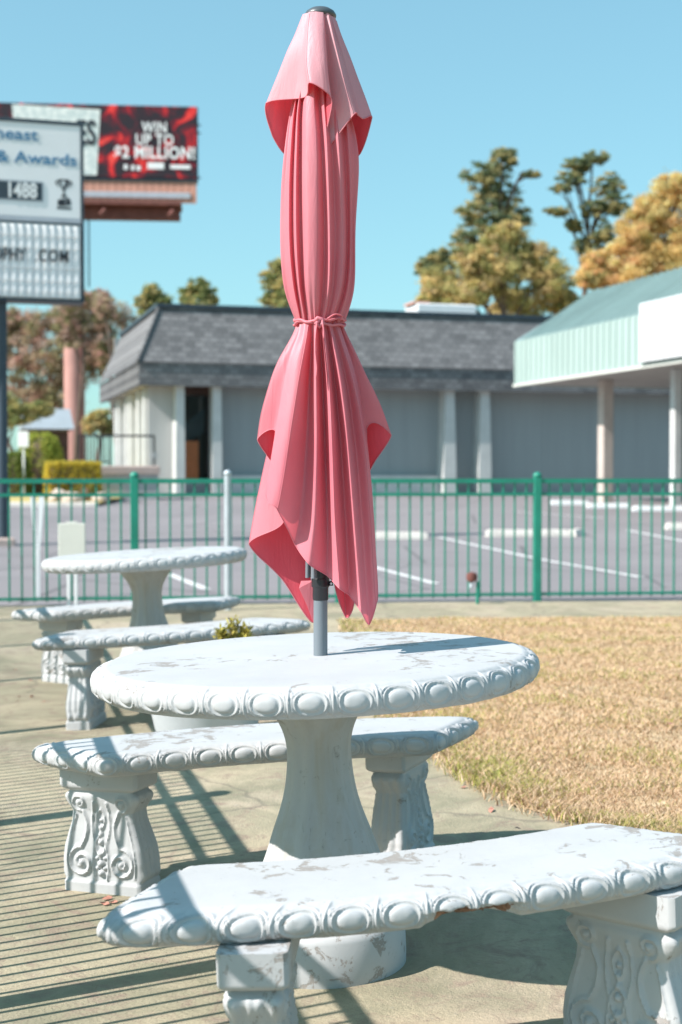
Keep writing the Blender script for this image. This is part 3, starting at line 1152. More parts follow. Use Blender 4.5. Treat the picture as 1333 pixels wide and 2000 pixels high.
# fold lines of the skirt below the tie: (photo x, photo y, depth towards the eye in px)
skirt = [
    [(588, 630, 22), (583, 660, 34), (566, 710, 46), (546, 810, 58), (532, 900, 66), (522, 967, 70)],            # front panel, left fold
    [(602, 630, 38), (600, 660, 48), (587, 740, 64), (568, 860, 80), (552, 960, 86), (545, 993, 84)],
    [(611, 630, 34), (611, 660, 34), (606, 740, 42), (600, 860, 50), (590, 990, 52), (578, 1062, 52)],            # valley
    [(617, 630, 40), (618, 660, 50), (619, 760, 62), (620, 880, 66), (616, 1010, 66), (606, 1098, 64)],
    [(624, 630, 34), (627, 660, 34), (631, 760, 42), (636, 880, 44), (640, 1010, 46), (640, 1122, 46)],           # valley
    [(629, 630, 42), (634, 660, 50), (644, 760, 64), (650, 880, 74), (655, 1020, 76), (664, 1144, 70)],
    [(635, 630, 34), (642, 660, 34), (656, 760, 44), (667, 880, 48), (676, 1030, 50), (684, 1160, 48)],           # valley
    [(641, 630, 38), (649, 660, 44), (668, 760, 58), (682, 880, 64), (694, 1040, 66), (707, 1190, 62)],
    [(647, 630, 28), (656, 660, 28), (680, 760, 38), (696, 880, 40), (708, 1040, 42), (722, 1217, 42)],           # low tip
    [(654, 630, 26), (664, 660, 28), (692, 750, 36), (712, 860, 40), (724, 1020, 34), (735, 1180, 28)],
    [(660, 630, 14), (671, 660, 14), (700, 750, 14), (718, 860, 14), (730, 1010, 6), (738, 1138, 4)],             # right side
    [(660, 632, 6), (668, 660, 4), (692, 720, 6), (708, 780, 6), (717, 838, 4)],                                   # valley before the right flap
    [(668, 632, 4), (680, 660, 8), (702, 705, 10), (727, 755, 12), (748, 805, 12), (764, 850, 8)],                 # right flap
    [(664, 632, -8), (672, 660, -14), (694, 730, -24), (714, 840, -30), (722, 927, -34)],
    [(656, 632, -24), (668, 670, -40), (690, 780, -58), (706, 960, -70), (704, 1110, -64)],
    [(646, 632, -22), (652, 670, -26), (664, 800, -36), (676, 1000, -44), (690, 1194, -40)],
    [(640, 632, -28), (645, 670, -40), (652, 800, -56), (664, 1000, -62), (676, 1210, -46)],                       # back tip
    [(634, 632, -22), (638, 670, -28), (642, 800, -34), (648, 1000, -40), (655, 1150, -38)],
    [(626, 632, -34), (628, 670, -48), (630, 800, -66), (634, 920, -76), (636, 1000, -72)],
    [(617, 632, -24), (615, 670, -28), (610, 800, -36), (604, 960, -44), (600, 1062, -44)],
    [(610, 632, -30), (605, 670, -40), (596, 800, -52), (592, 960, -48), (600, 1110, -36), (612, 1219, -26)],      # left back tip
    [(602, 632, -24), (594, 670, -30), (575, 800, -40), (560, 960, -36), (545, 1060, -30), (552, 1134, -24)],
    [(594, 632, -14), (584, 670, -16), (556, 770, -18), (524, 880, -10), (502, 980, -4), (487, 1062, 2)],          # left big flap
    [(594, 632, -4), (588, 665, -2), (572, 750, 8), (560, 880, 22), (554, 1019, 32)],
    [(592, 632, 0), (586, 662, 2), (570, 740, 8), (556, 850, 14), (540, 918, 14)],                                 # valley
    [(583, 632, 10), (572, 660, 16), (547, 705, 22), (527, 755, 26), (512, 808, 28), (505, 859, 28)],              # left upper flap
    [(590, 632, 18), (584, 660, 24), (566, 715, 32), (552, 780, 36), (540, 843, 38)],
]
# body between the vent cap and the tie: x at y = 60, 190, 300, 450, 560, 632 ; valley or ridge
body_front = [
    (0, [608, 573, 556, 549, 556, 580]), (1, [610, 577, 564, 559, 565, 586]), (0, [611, 581, 570, 566, 574, 589]), (1, [612, 584, 576, 573, 580, 592]),
    (0, [614, 588, 582, 580, 586, 597]), (1, [616, 593, 588, 588, 592, 602]), (0, [619, 601, 600, 602, 602, 608]), (0, [622, 615, 620, 621, 620, 619]),
    (1, [625, 624, 630, 635, 633, 625]), (0, [628, 632, 640, 645, 644, 632]), (1, [631, 641, 650, 655, 650, 638]), (0, [634, 652, 663, 670, 666, 646]),
    (1, [637, 662, 674, 679, 673, 652]), (0, [640, 668, 683, 685, 680, 658]), (1, [642, 672, 690, 687, 683, 663]), (0, [644, 676, 700, 693, 690, 669])]
YL = [60, 190, 300, 450, 560, 632]
RX = [20, 52, 73, 73, 68, 45]
CX = [626, 625, 628, 621, 623, 625]
RD = [20, 48, 66, 70, 62, 38]
body = []
for v, xs in body_front:
    ln = []
    for y, x, rx, cx, rd in zip(YL, xs, RX, CX, RD):
        c = max(-1, min(1, (x - cx) / rx))
        d = rd * math.sqrt(max(0, 1 - c * c))
        if v: d = d - (3 if y < 100 else 17 if y < 600 else 8)
        ln.append((x, y, d))
    body.append(ln)
for k in range(15):
    a = -math.pi * (k + 1) / 16
    v = k % 2
    ln = []
    for y, rx, cx, rd in zip(YL, RX, CX, RD):
        f = (1.0 if not v else .74)
        if y < 100: f = 1 - .1 * v
        ln.append((cx + rx * f * math.cos(a), y, rd * f * math.sin(a)))
    body.append(ln)

for i_ in (2, 4, 6, 8):
    skirt[i_] = [(x, y, d - (0 if y < 650 else 5 if y < 700 else 15)) for x, y, d in skirt[i_]]
cm = MB()
v1, f1 = loft_closed(body, 64, 10, .0026, 1.7, .4, at(626, 632, UD).z)
cm.add(v1, f1)
v2, f2 = loft_closed(skirt, 84, 12, .0034, 5.1, .35, at(626, 632, UD).z)
cm.add(v2, f2)
canopy = umb_part('canopy', cm, M['fabric'], smooth=True)

cap_lines = [
    [(592, 34, 18), (578, 70, 16), (560, 107, 14), (538, 158, 10), (519, 203, 6)],              # left corner
    [(602, 33, 24), (597, 70, 30), (592, 110, 34), (592, 155, 36), (597, 200, 40)],             # inner fold
    [(606, 32, 27), (603, 70, 42), (601, 110, 56), (601, 150, 70), (606, 183, 80)],
    [(620, 32, 30), (622, 70, 48), (625, 110, 62), (630, 155, 76), (636, 199, 82)],
    [(632, 32, 29), (635, 70, 44), (638, 110, 56), (642, 160, 68), (650, 220, 72)],
    [(634, 33, 24), (637, 75, 30), (639, 120, 34), (640, 190, 38), (633, 306, 46)],             # deep fold
    [(641, 34, 26), (650, 75, 38), (660, 120, 46), (674, 180, 54), (691, 239, 60)],
    [(646, 35, 18), (655, 75, 26), (668, 120, 32), (684, 180, 38), (698, 236, 42)],
    [(648, 36, 17), (660, 75, 26), (673, 120, 30), (690, 180, 34), (708, 241, 36)],
    [(656, 38, 6), (672, 85, 8), (690, 130, 8), (708, 178, 6), (727, 230, 2)],                  # right corner
    [(650, 38, -12), (664, 90, -22), (680, 150, -30), (694, 220, -34), (701, 297, -30)],
    [(642, 36, -20), (652, 90, -40), (662, 140, -54), (670, 190, -66), (672, 225, -72)],
    [(632, 34, -24), (636, 90, -44), (640, 150, -60), (642, 220, -74), (640, 296, -82)],
    [(618, 33, -24), (612, 90, -42), (608, 140, -56), (604, 190, -66), (600, 222, -72)],
    [(606, 33, -18), (594, 90, -28), (580, 150, -34), (570, 220, -34), (563, 298, -30)],
    [(598, 34, 0), (582, 80, -6), (564, 120, -8), (546, 175, -10), (531, 262, -14)],
]
km = MB()
v3, f3 = loft_closed(cap_lines, 44, 9, .0030, 9.3, .3)
km.add(v3, f3)
capo = umb_part('vent_cap', km, M['bleached'], smooth=True)


# stitched hems: a thin rolled cord along each lower edge
def hem(verts, nv, parent, name='hem'):
    A = np.array(verts).reshape(-1, nv, 3)[:, -1, :]
    pts = [Vector(p) for p in A] + [Vector(A[0])]
    mb = MB().tube(pts, .0015, 5, cap=False)
    return umb_part(name, mb, M['fabric'], parent, smooth=True)


hem(v2, 84, canopy)
for col_ in (1, 5, 9, 12, 16, 22, 25):
    A_ = np.array(v2).reshape(-1, 84, 3)[col_ * 12]
    umb_part('seam', MB().tube([Vector(p) for p in A_[2:]], .0011, 5), M['fabric'], canopy, smooth=True)
for col_ in (2, 6, 9):
    A_ = np.array(v3).reshape(-1, 44, 3)[col_ * 9]
    umb_part('seam', MB().tube([Vector(p) for p in A_[1:]], .0011, 5), M['bleached'], capo, smooth=True)
hem(v3, 44, capo)

ax = at(626.5, 1276, UD).x
zt = TAB_H + hgt(-.051, 3.476)
ztop = at(626, 27, UD).z
umb_part('pole', MB().tube([(ax, UD, zt - .12), (ax, UD, at(626, 1166, UD).z)], .0172, 24), M['pole'], smooth=False, auto=40)
umb_part('mast', MB().tube([(ax, UD, at(626, 1166, UD).z + .001), (ax, UD, ztop - .01)], .0150, 20), M['pole'], auto=40)
cl = MB()
z0, z1 = at(626, 1172, UD).z, at(626, 1108, UD).z
cl.lathe([(.0178, z0), (.0192, z0 + .002), (.0192, z0 + .030), (.0206, z0 + .032), (.0222, z0 + .034), (.0222, z0 + .052), (.0205, z0 + .054), (.0212, z1), (.0160, z1 + .001)], 26, (ax, UD, 0))
collar = umb_part('runner_collar', cl, M['black'], auto=35)
lk = MB()
lk.bbox(ax + .0215, ax + .031, UD - .012, UD + .008, z0 + .036, z0 + .047, .002)
umb_part('latch', lk, M['black'], collar)
umb_part('bolt', MB().tube([(ax + .026, UD - .0122, z0 + .0415), (ax + .026, UD - .0150, z0 + .0415)], .0028, 10), M['galv'], collar)
for k in range(8):
    a = 2 * math.pi * (k + .35) / 8
    lo = (ax + .033 * math.cos(a), UD + .033 * math.sin(a), at(626, 1128, UD).z if k in (4, 5, 3) else at(626, 1050, UD).z)
    hi = (ax + .012 * math.cos(a), UD + .012 * math.sin(a), at(626, 60, UD).z)
    mi = (ax + .024 * math.cos(a), UD + .024 * math.sin(a), at(626, 640, UD).z)
    umb_part('rib', MB().tube([hi, mi, lo], .0052, 8), M['pole'], auto=40)
fz = at(626, 33, UD).z
umb_part('finial', MB().lathe([(.030, fz - .004), (.0385, fz), (.0388, fz + .004), (.034, fz + .012), (.024, fz + .0185), (.012, fz + .0215), (.002, fz + .022)], 32, (ax, UD, 0)), M['cap'], smooth=True)

# tie: a cloth strap twice round the waist with a knot and two hanging ends
tz = at(625, 632, UD).z
tm = MB()
cxw = at(624.5, 632, UD).x
for q, (dz, rr) in enumerate(((-.004, 0), (.005, .0006))):
    pts = []
    for k in range(73):
        a = 2 * math.pi * k / 72
        rx = 46 * PX + .003 + rr + .0016 * math.sin(9 * a + q)
        ry = 41 * PX + .004 + rr + .0022 * math.sin(8 * a + 2 * q)
        pts.append((cxw + rx * math.cos(a), UD + ry * math.sin(a), tz + dz + .004 * math.sin(a * 2 + q * 2.2) + .002 * math.sin(7 * a)))
    tm.tube(pts, .0042, 8, cap=False, flat=.8)
strap = umb_part('tie_strap', tm, M['fabric'], smooth=True)
fy = UD - 41 * PX - .009
kn = MB()
kp = [at(616, 634, UD), at(622, 627, UD), at(630, 629, UD), at(632, 638, UD), at(625, 643, UD), at(619, 637, UD), at(626, 630, UD)]
kn.tube([(p.x, fy - .004 * (i % 2), p.z) for i, p in enumerate(kp)], .0058, 8)
umb_part('knot', kn, M['fabric'], strap, smooth=True)
for tail in ([(621, 634, 8), (618, 660, 12), (617, 690, 19), (620, 722, 24), (619, 744, 26)], [(631, 632, 8), (633, 650, 13), (634, 668, 16)], [(640, 628, 4), (655, 619, 1), (668, 622, -5), (664, 630, -7)]):
    mb = MB()
    P = [Vector((at(x, y, UD).x, fy - (d - 4) * PX, at(x, y, UD).z)) for x, y, d in tail]
    C = curve_pts([tuple(p) for p in P], 16)
    mb.tube([tuple(p) for p in C], [.0052] * 14 + [.0036, .0018], 8, flat=.35)
    umb_part('tie_end', mb, M['fabric'], strap, smooth=True)
# rib-end pocket on the low left corner
pk = MB()
pts = [at(588, 1136, UD), at(613, 1135, UD), at(612, 1217, UD), at(600, 1185, UD), at(584, 1150, UD)]
pk.add([(p.x, UD + .026 * 1 - .002 * i, p.z) for i, p in enumerate(pts)], [(0, 4, 3, 2, 1)])
po = umb_part('corner_pocket', pk, M['fabric'])
po.modifiers.new('thickness', 'SOLIDIFY').thickness = .002


# ------------------------------------------------------------------ planter and its plant
PD = 6.15
pc = at(403, 1300, PD)
pot = empty('planter_pot', (pc.x, PD, hgt(pc.x, PD)))
tag(pot, 'round tapered pale grey planter pot standing behind the umbrella table', 'planter')
PB = .0
mb = MB().lathe([(.200, PB), (.206, PB + .015), (.240, .16), (.285, .28), (.318, .335), (.318, .345)], 64)
mb.build('pot_body', M['terracotta_white'], pot, auto=40)
rimb = MB().lathe([(.318, .346), (.350, .350), (.356, .358), (.356, .384), (.348, .392), (.320, .392), (.313, .384), (.308, .362)], 64)
rimb.build('rim', M['terracotta_white'], pot, auto=40)
MB().lathe([(.304, .355), (.304, .368)], 40, wob=lambda a, z: 1).build('soil', M['soil'], pot)


def leaf_cluster(P, size, cols, jit=1.0, aspect=.5, seed=0, up=.0):
    """rhombic leaves at points P; returns V, F, C"""
    n = len(P)
    r = np.random.default_rng(seed)
    d = r.normal(size=(n, 3)); d[:, 2] += up
    d /= np.linalg.norm(d, axis=1)[:, None]
    e = np.cross(d, r.normal(size=(n, 3)))
    e /= np.linalg.norm(e, axis=1)[:, None] + 1e-9
    s = (size * (.6 + .8 * r.random(n)))[:, None]
    V = np.stack([P - d * s * .5, P + e * s * aspect * .5, P + d * s * .5, P - e * s * aspect * .5], 1).reshape(-1, 3)
    i = np.arange(n) * 4
    F = np.stack([i, i + 1, i + 2, i + 3], 1)
    return V, F, np.repeat(cols, 4, axis=0)


def sprig(px, pytop, spread, label, n_br, seed):
    r = np.random.default_rng(seed)
    base = Vector((at(px, 1300, PD).x, PD, pot.location.z + .365))
    root = empty('potted_shrub', base)
    tag(root, label, 'shrub', 'small plants growing in the planter pot')
    H = at(px, pytop, PD).z - base.z
    st = MB(); P = []
    for k in range(n_br):
        a = r.random() * 2 * math.pi
        top = Vector((math.cos(a) * spread * r.uniform(.2, 1), math.sin(a) * spread * r.uniform(.2, 1), H * r.uniform(.62, .95)))
        mid = top * .5 + Vector((0, 0, H * .08))
        st.tube([(0, 0, -.02), mid, top], [.004, .003, .0015], 5)
        for t in np.linspace(.35, 1, 20):
            q = mid.lerp(top, t) if t > .5 else (mid * (2 * t))
            for _ in range(2): P.append(np.array(q) + r.normal(size=3) * .012)
    st.build('stems', M['bark'], root, smooth=True)
    P = np.array(P)
    c = np.array([.34, .30, .06]) * (1 - r.random((len(P), 1))) + np.array([.46, .40, .12]) * r.random((len(P), 1))
    V, F, C = leaf_cluster(P, .032, c, seed=seed, up=.9, aspect=.32)
    link('leaves', np_mesh('leaves', V, F, M['leaf'], C), root)


sprig(442, 1200, .050, 'taller yellow green sprig growing in the pot behind the umbrella table', 6, 4)
sprig(481, 1216, .045, 'lower bushy yellow sprig growing in the pot, beside the taller one', 6, 8)


# ------------------------------------------------------------------ small things along the fence
g = at(445, 921, 12.45)
post = empty('steel_post', (g.x, 12.45, .02))
tag(post, 'slim pale grey steel pole with rounded top in front of the green fence', 'post')
MB().tube([(0, 0, -.05), (0, 0, g.z - .05)], .030, 18).build('pole', M['galv'], post, auto=40)
MB().lathe([(.034, g.z - .049), (.034, g.z - .035), (.028, g.z - .018), (.014, g.z - .008), (.001, g.z - .005)], 18).build('cap', M['galv'], post, smooth=True)

tp = at(928, 1176, 12.95)
tap = empty('garden_tap', (tp.x, 12.95, .022))
tag(tap, 'small garden tap with brown head on a green stub at the fence foot', 'tap')
MB().tube([(.025, 0, 0), (.025, 0, .21)], .016, 10).build('standpipe', M['green'], tap, auto=40)
MB().lathe([(.012, .205), (.045, .215), (.052, .25), (.045, .285), (.015, .295)], 14, (-.028, 0, 0)).build('head', M['rust'], tap, auto=50)
MB().tube([(-.03, 0, .215), (-.04, -.02, .16), (-.042, -.02, .14)], .013, 8).build('spout', M['galv'], tap, smooth=True)

yb = at(141, 1050, 12.35)
ys_ = empty('yard_sign', (yb.x, 12.35, hgt(yb.x, 12.35)))
tag(ys_, 'small blank cream board on two thin legs by the far table', 'sign')
zz0, zz1 = at(141, 1082, 12.35).z - ys_.location.z, at(141, 1022, 12.35).z - ys_.location.z
MB().bbox(-.118, .118, -.009, .009, zz0 - .04, zz1, .006).build('board', M['cream'], ys_)
for sx in (-.034, .030):
    MB().bbox(sx - .013, sx + .013, .0095, .024, -.04, zz1 - .06, .003).build('leg', M['white'], ys_)
MB().bbox(-.05, .05, -.006, .006, zz1 + .001, zz1 + .014, .004).build('handle', M['cream'], ys_)

wm = at(74, 1075, 13.9)
mk = empty('marker_stake', (wm.x, 13.9, lot(0, 13.9)))
tag(mk, 'white forked marker stake behind the fence near the sign pole', 'marker')
for sg in (-1, 1):
    m = MB()
    xs0, xs1 = sg * .015, sg * .042
    zt_ = at(74, 964, 13.9).z - mk.location.z
    zb_ = at(74, 1076, 13.9).z - mk.location.z
    vs = []
    for (zc, xc, hw) in ((-.02, 0.012 * sg, .008), (zb_, .012 * sg, .011), (zt_ - .06, xs1, .026), (zt_, xs1, .022)):
        vs += [(xc - hw, -.012, zc), (xc + hw, -.012, zc), (xc + hw, .012, zc), (xc - hw, .012, zc)]
    fs = []
    for r_ in range(3):
        for k in range(4):
            k2 = (k + 1) % 4
            fs.append((r_ * 4 + k, r_ * 4 + k2, r_ * 4 + 4 + k2, r_ * 4 + 4 + k))
    fs += [(3, 2, 1, 0), (12, 13, 14, 15)]
    m.add(vs, fs)
    m.build('arm', M['white'], mk, auto=40)


# wheel stops
def wheel_stop(px, py, rz, label, L=1.8, broken=False, white=False):
    D = 20.0
    sl = at(px, py, 1.0).z - HC
    for _ in range(30): D = (HC - lot(0, D)) / -sl
    p = at(px, py, D)
    root = empty('wheel_stop', (p.x, D, lot(0, D)), rz)
    tag(root, label, 'wheel stop', 'concrete wheel stops in the parking lot')
    vs = []
    n = 16
    for i in range(n + 1):
        x = -L / 2 + L * i / n
        e = .03 if i in (0, n) else 0
        w = .012 * mnoise.noise(Vector((x * 3, px * .1, 0)))
        for (y, z) in ((-.085, 0), (-.08, .05), (-.055, .13 - e + w), (.055, .13 - e + w), (.08, .05), (.085, 0)): vs.append((x, y, z))
    fs = []
    for i in range(n):
        for k in range(5):
            fs.append((i * 6 + k, i * 6 + k + 1, (i + 1) * 6 + k + 1, (i + 1) * 6 + k))
    fs += [tuple(range(5, -1, -1)), tuple(n * 6 + k for k in range(6))]
    mb = MB().add(vs, fs)
    mb.build('block', M['white'] if white else M['wheelstop'], root)
    for sx in (-L * .35, L * .35):
        MB().tube([(sx, 0, .125), (sx, 0, .142)], .018, 8).build('pin', M['rust'], root)
    return root


AZ = math.atan(.28)      # the shopping plaza is turned this much from the eye's axis
wheel_stop(1034, 1048, AZ * .3, 'long pale concrete wheel stop seen beyond the fence, left of its broken piece', 1.55)
wheel_stop(1127, 1047, AZ * .3 + .9, 'short broken end of a pale wheel stop lying beside the long one', .42)
wheel_stop(762, 1053, AZ * .3, 'pale wheel stop beyond the fence just right of the umbrella', 1.3)
wheel_stop(1112, 986, AZ * .4, 'white wheel stop in the far row, left of three', 1.1, white=True)
wheel_stop(1188, 992, AZ * .4, 'white wheel stop in the far row, middle of three', 1.15, white=True)
wheel_stop(1288, 998, AZ * .4, 'white wheel stop in the far row, right of three', 1.4, white=True)
wheel_stop(1345, 1034, AZ * .4, 'pale wheel stop cut by the right edge of the picture', .9)


# ------------------------------------------------------------------ pylon sign on the left
PS = 22.8
sb = at(8, 1072, PS)
pylon = empty('pylon_sign', (sb.x, PS, lot(0, PS)), math.atan(.30))
tag(pylon, 'white pylon sign with blue lettering, a trophy emblem and a changeable letter panel', 'sign')
kx = PS / 2778.0 / math.cos(math.atan(.30)) * 1.02


def pz(y): return at(8, y, PS).z - pylon.location.z
def sx_(x): return (x - 8) * kx


xl, xr = -2.3, sx_(156)
cab = MB().bbox(xl, xr, -.01, .46, pz(586), pz(229), .012)
cabinet = cab.build('cabinet', M['teal_dark'], pylon)
MB().bbox(xl + .03, sx_(150), -.028, -.0105, pz(428), pz(236), .006).build('upper_face', M['sign_white'], pylon)
low = MB().bbox(xl + .03, sx_(149), -.022, -.0105, pz(580), pz(434), .006).build('lower_face', M['sign_white'], pylon)
MB().bbox(xl, sx_(151), -.034, -.0285, pz(430), pz(420), .003).build('divider', M['sign_frame'], pylon)
fm = MB()
for (a, b, c, d) in ((xl, xr, pz(236.5), pz(229)), (sx_(150.5), xr, pz(586), pz(237)), (xl, sx_(150), pz(586), pz(580.5))):
    fm.bbox(a, b, -.04, -.0105, c, d, .005)
fm.build('frame', M['teal_dark'], pylon)
# ribbed panel
rib_w = sx_(14.2) - sx_(0)
rm = MB()
vs = []
zb, zt2 = pz(578), pz(437)
for (x, y) in ((-.46, .0), (-.36, -.022), (-.18, -.036), (0, -.040), (.18, -.036), (.36, -.022), (.46, 0)):
    vs += [(x * rib_w, y, zb), (x * rib_w, y, zt2)]
rm.add(vs, [(2 * k, 2 * k + 2, 2 * k + 3, 2 * k + 1) for k in range(6)])
rmesh = rm.mesh('rib', M['sign_white'], smooth=True)
x = sx_(143)
while x > xl + .1:
    o = link('rib', rmesh, pylon)
    o.location = (x, -.0225, 0)
    x -= rib_w
for yy in (456, 480, 520, 545, 566):
    MB().box(xl + .04, sx_(148), -.072, -.0635, pz(yy + 1), pz(yy - 1)).build('letter_track', M['sign_white'], pylon)
for xx in (8, None):
    x0 = sx_(8) if xx else -1.9
    pl = MB().tube([(x0, .2, -.05), (x0, .2, pz(586) - .002)], .082, 20).build('pole', M['teal_dark'], pylon, auto=40)
    MB().bbox(x0 - .19, x0 + .19, .02, .39, -.05, .13, .03).build('footing', M['pink_slab'], pylon)


def put_text(body, size, mat, x, z, y, parent, off=0.0, align='LEFT', sx=1.0, name='lettering', spacing=1.0, depth=.003):
    o = link(name, text_mesh(body, size, mat, off, depth, align, sx, spacing), parent)
    o.location = (x, y, z)
    return o


put_text('heast', .262, M['blue_ink'], sx_(73), pz(271), -.033, pylon, .004, 'RIGHT', 1.22)
put_text('& Awards', .258, M['blue_ink'], sx_(144), pz(316), -.033, pylon, .004, 'RIGHT', 1.24)
MB().bbox(-1.3, sx_(82), -.034, -.0285, pz(391), pz(351), .003).build('number_plate_edge', M['sign_frame'], pylon)
MB().bbox(-1.27, sx_(80), -.040, -.0345, pz(388), pz(354), .003).build('number_plate', M['teal_dark'], pylon)
put_text('1488', .33, M['white_ink'], sx_(71), pz(384), -.045, pylon, .010, 'RIGHT', .74)
put_text('OPHY', .27, M['black_ink'], sx_(50), pz(508), -.076, pylon, .005, 'RIGHT', .72, spacing=1.05)
put_text('.COM', .27, M['black_ink'], sx_(128), pz(508), -.076, pylon, .003, 'RIGHT', .76, spacing=1.08)
# trophy emblem: two-handled cup on a block
em = MB()
ex, ez = sx_(119), pz(403)
s_ = kx
def flat(mb, pts, y0=-.031): mb.add([(ex + px * s_, y0, ez + py * s_) for px, py in pts] , [tuple(range(len(pts)))])
flat(em, [(-13, 0), (13, 0), (15, 4), (-12, 4)], -.0310)
flat(em, [(-11, 6), (3, 6), (3, 20), (-11, 17)], -.0314)
flat(em, [(4, 6), (14, 9), (11, 21), (4, 20)], -.0312)
flat(em, [(-6, 22), (8, 22), (2, 28), (-1, 28)], -.0316)
flat(em, [(-1, 28), (2, 28), (2, 34), (-1, 34)], -.0318)
flat(em, [(-9, 52), (-5, 52), (0, 36), (-2, 34)], -.0316)
flat(em, [(10, 52), (4, 52), (-1, 36), (2, 34), (8, 44)], -.0319)
flat(em, [(-9, 52), (10, 52), (10, 55), (-9, 55)], -.0322)
flat(em, [(-14, 52), (-9, 53), (-9, 50), (-12, 49), (-8, 42), (-9, 40), (-15, 47)], -.0325)
flat(em, [(15, 52), (10, 53), (10, 50), (13, 49), (8, 42), (9, 40), (16, 47)], -.0325)
em.build('trophy_emblem', M['black_ink'], pylon)


# ------------------------------------------------------------------ billboard
BD = 85.0
bc = at(146, 905, BD)
bb = empty('billboard', (bc.x, BD, .42), R(5))
tag(bb, 'large red and black billboard on a thick pink column', 'billboard')
kb = BD / 2778.0


def bz(y): return at(146, y, BD).z - .42
def bx(x): return (x - 146) * kb / math.cos(R(5))


pan = MB().bbox(-7.35, bx(384), -.25, .12, bz(346), bz(205), .03).build('panel', M['print'], bb)
MB().bbox(-7.42, bx(386), -.2, .5, bz(352), bz(346.5), .03).build('panel_edge', M['teal_dark'], bb)
MB().bbox(bx(384.2), bx(386.5), -.22, .5, bz(346), bz(205), .01).build('panel_end', M['teal_dark'], bb)
tk = MB()
tk.add([(bx(33), -.262, bz(230)), (bx(31), -.262, bz(208)), (bx(199), -.262, bz(215)), (bx(192), -.262, bz(343)), (bx(30), -.262, bz(345))], [(0, 1, 2, 3, 4)][::1])
tk.f[-1] = tuple(reversed(tk.f[-1]))
tko = tk.build('ticket', M['ticket'], pan)
put_text('ES', 2.0, M['black_ink'], bx(191), bz(283), -.30, pan, .05, 'RIGHT', .62)
put_text('WIN', .90, M['white_ink'], bx(303), bz(258), -.30, pan, .02, 'CENTER', .76, spacing=1.1)
put_text('UP TO', .90, M['white_ink'], bx(303), bz(282), -.31, pan, .02, 'CENTER', .82, spacing=1.08)
put_text('$2 MILLION!', .98, M['white_ink'], bx(303.5), bz(308), -.32, pan, .030, 'CENTER', .84, spacing=1.08)
lg = MB()
for (a, b, c, d) in ((244, 251, 331, 321), (258, 264, 332, 322), (268, 276, 332, 323), (289, 321, 329, 316), (333, 372, 328, 320)):
    lg.bbox(bx(a), bx(b), -.275, -.255, bz(c), bz(d), .03)
lg.build('small_print', M['white_ink'], pan)
# apron of slats and the catwalk below
for i, px in enumerate(np.arange(-84, 371, 14.2)):
    m = MB()
    m.bbox(bx(px), bx(px + 13.2), -.12, -.02, bz(394), bz(353), .02)
    m.build('apron_slat', M['peach'], bb)
MB().bbox(-7.1, bx(371), -.02, .1, bz(392), bz(354), .02).build('apron_frame', M['rust'], bb)
MB().bbox(-7.2, bx(372), -.20, -.121, bz(385), bz(374), .02).build('apron_band', M['sign_frame'], bb)
MB().bbox(-7.0, bx(355), -1.1, 1.2, bz(404), bz(397), .02).build('catwalk', M['rust'], bb)
MB().bbox(-6.9, bx(352), -.25, .35, bz(428), bz(404.5), .05).build('torsion_beam', M['rust'], bb)
for px in (-20, 70, 205, 335):
    MB().tube([(bx(px), -1.5, bz(424)), (bx(px), -.2, bz(400)), (bx(px), .9, bz(412))], .07, 8).build('bracket', M['rust'], bb)
    MB().tube([(bx(px - 4), -1.6, bz(428)), (bx(px + 6), -1.5, bz(417))], .11, 8).build('lamp', M['rust'], bb)
for yy in (236, 252, 340):
    MB().tube([(bx(384), .3, bz(yy)), (bx(392), .3, bz(yy + 1))], .05, 6).build('end_rung', M['teal_dark'], bb)
MB().tube([(0, .2, -.4), (0, .2, bz(428) - .01)], .62, 36).build('column', M['column'], bb, auto=40)
MB().tube([(bx(175), .1, bz(560)), (bx(175), .1, bz(405))], .05, 8).build('cable_pipe', M['teal_dark'], bb)
MB().tube([(bx(162), -.75, bz(900)), (bx(162), -.75, bz(430))], .08, 8).build('conduit', M['rust'], bb)


# ------------------------------------------------------------------ mansard building
GD = 50.0
gc = at(272, 752, GD)
UZ = lot(0, 50)
bld = empty('commercial_building', (gc.x, GD, UZ), AZ)
tag(bld, 'long grey building with a dark shingled mansard roof behind the parking lot', 'building')
W, DEP = 25.0, 13.0
ZE = gc.z - UZ                                     # underside of the fascia
ZF = at(272, 707, GD).z - UZ                       # top of the fascia
ZR = at(318, 593, GD).z - UZ                       # top of the mansard
OV = 1.0
fa = MB()
fa.box(0, W, 0, .12, ZE, ZF)
fa.box(0, .12, .121, DEP, ZE, ZF)
fa.build('fascia', M['shingle'], bld)
ins = .85
rf = MB()
rf.add([(-.06, -.06, ZF + .002), (W, -.06, ZF + .002), (W, ins, ZR), (ins, ins, ZR)], [(0, 1, 2, 3)])
rf.add([(-.06, -.06, ZF + .002), (ins, ins, ZR), (ins, DEP - ins, ZR), (-.06, DEP, ZF + .002)], [(0, 1, 2, 3)])
rf.add([(ins, ins, ZR), (W, ins, ZR), (W, DEP - ins, ZR), (ins, DEP - ins, ZR)], [(0, 1, 2, 3)])
roof = rf.build('roof', M['shingle'], bld)
cp = MB()
cp.box(ins - .12, W, ins - .12, ins + .15, ZR + .003, ZR + .13)
cp.box(ins - .12, ins + .15, ins + .151, DEP - ins, ZR + .003, ZR + .13)
cp.build('coping', M['teal_dark'], roof)
MB().tube([(-.05, -.05, ZF + .03), (ins - .02, ins - .02, ZR)], .07, 8).build('hip_cap', M['shingle'], roof)
MB().box(.125, W, .125, OV + .3, ZE + .05, ZE + .12).build('soffit', M['soffit'], bld)
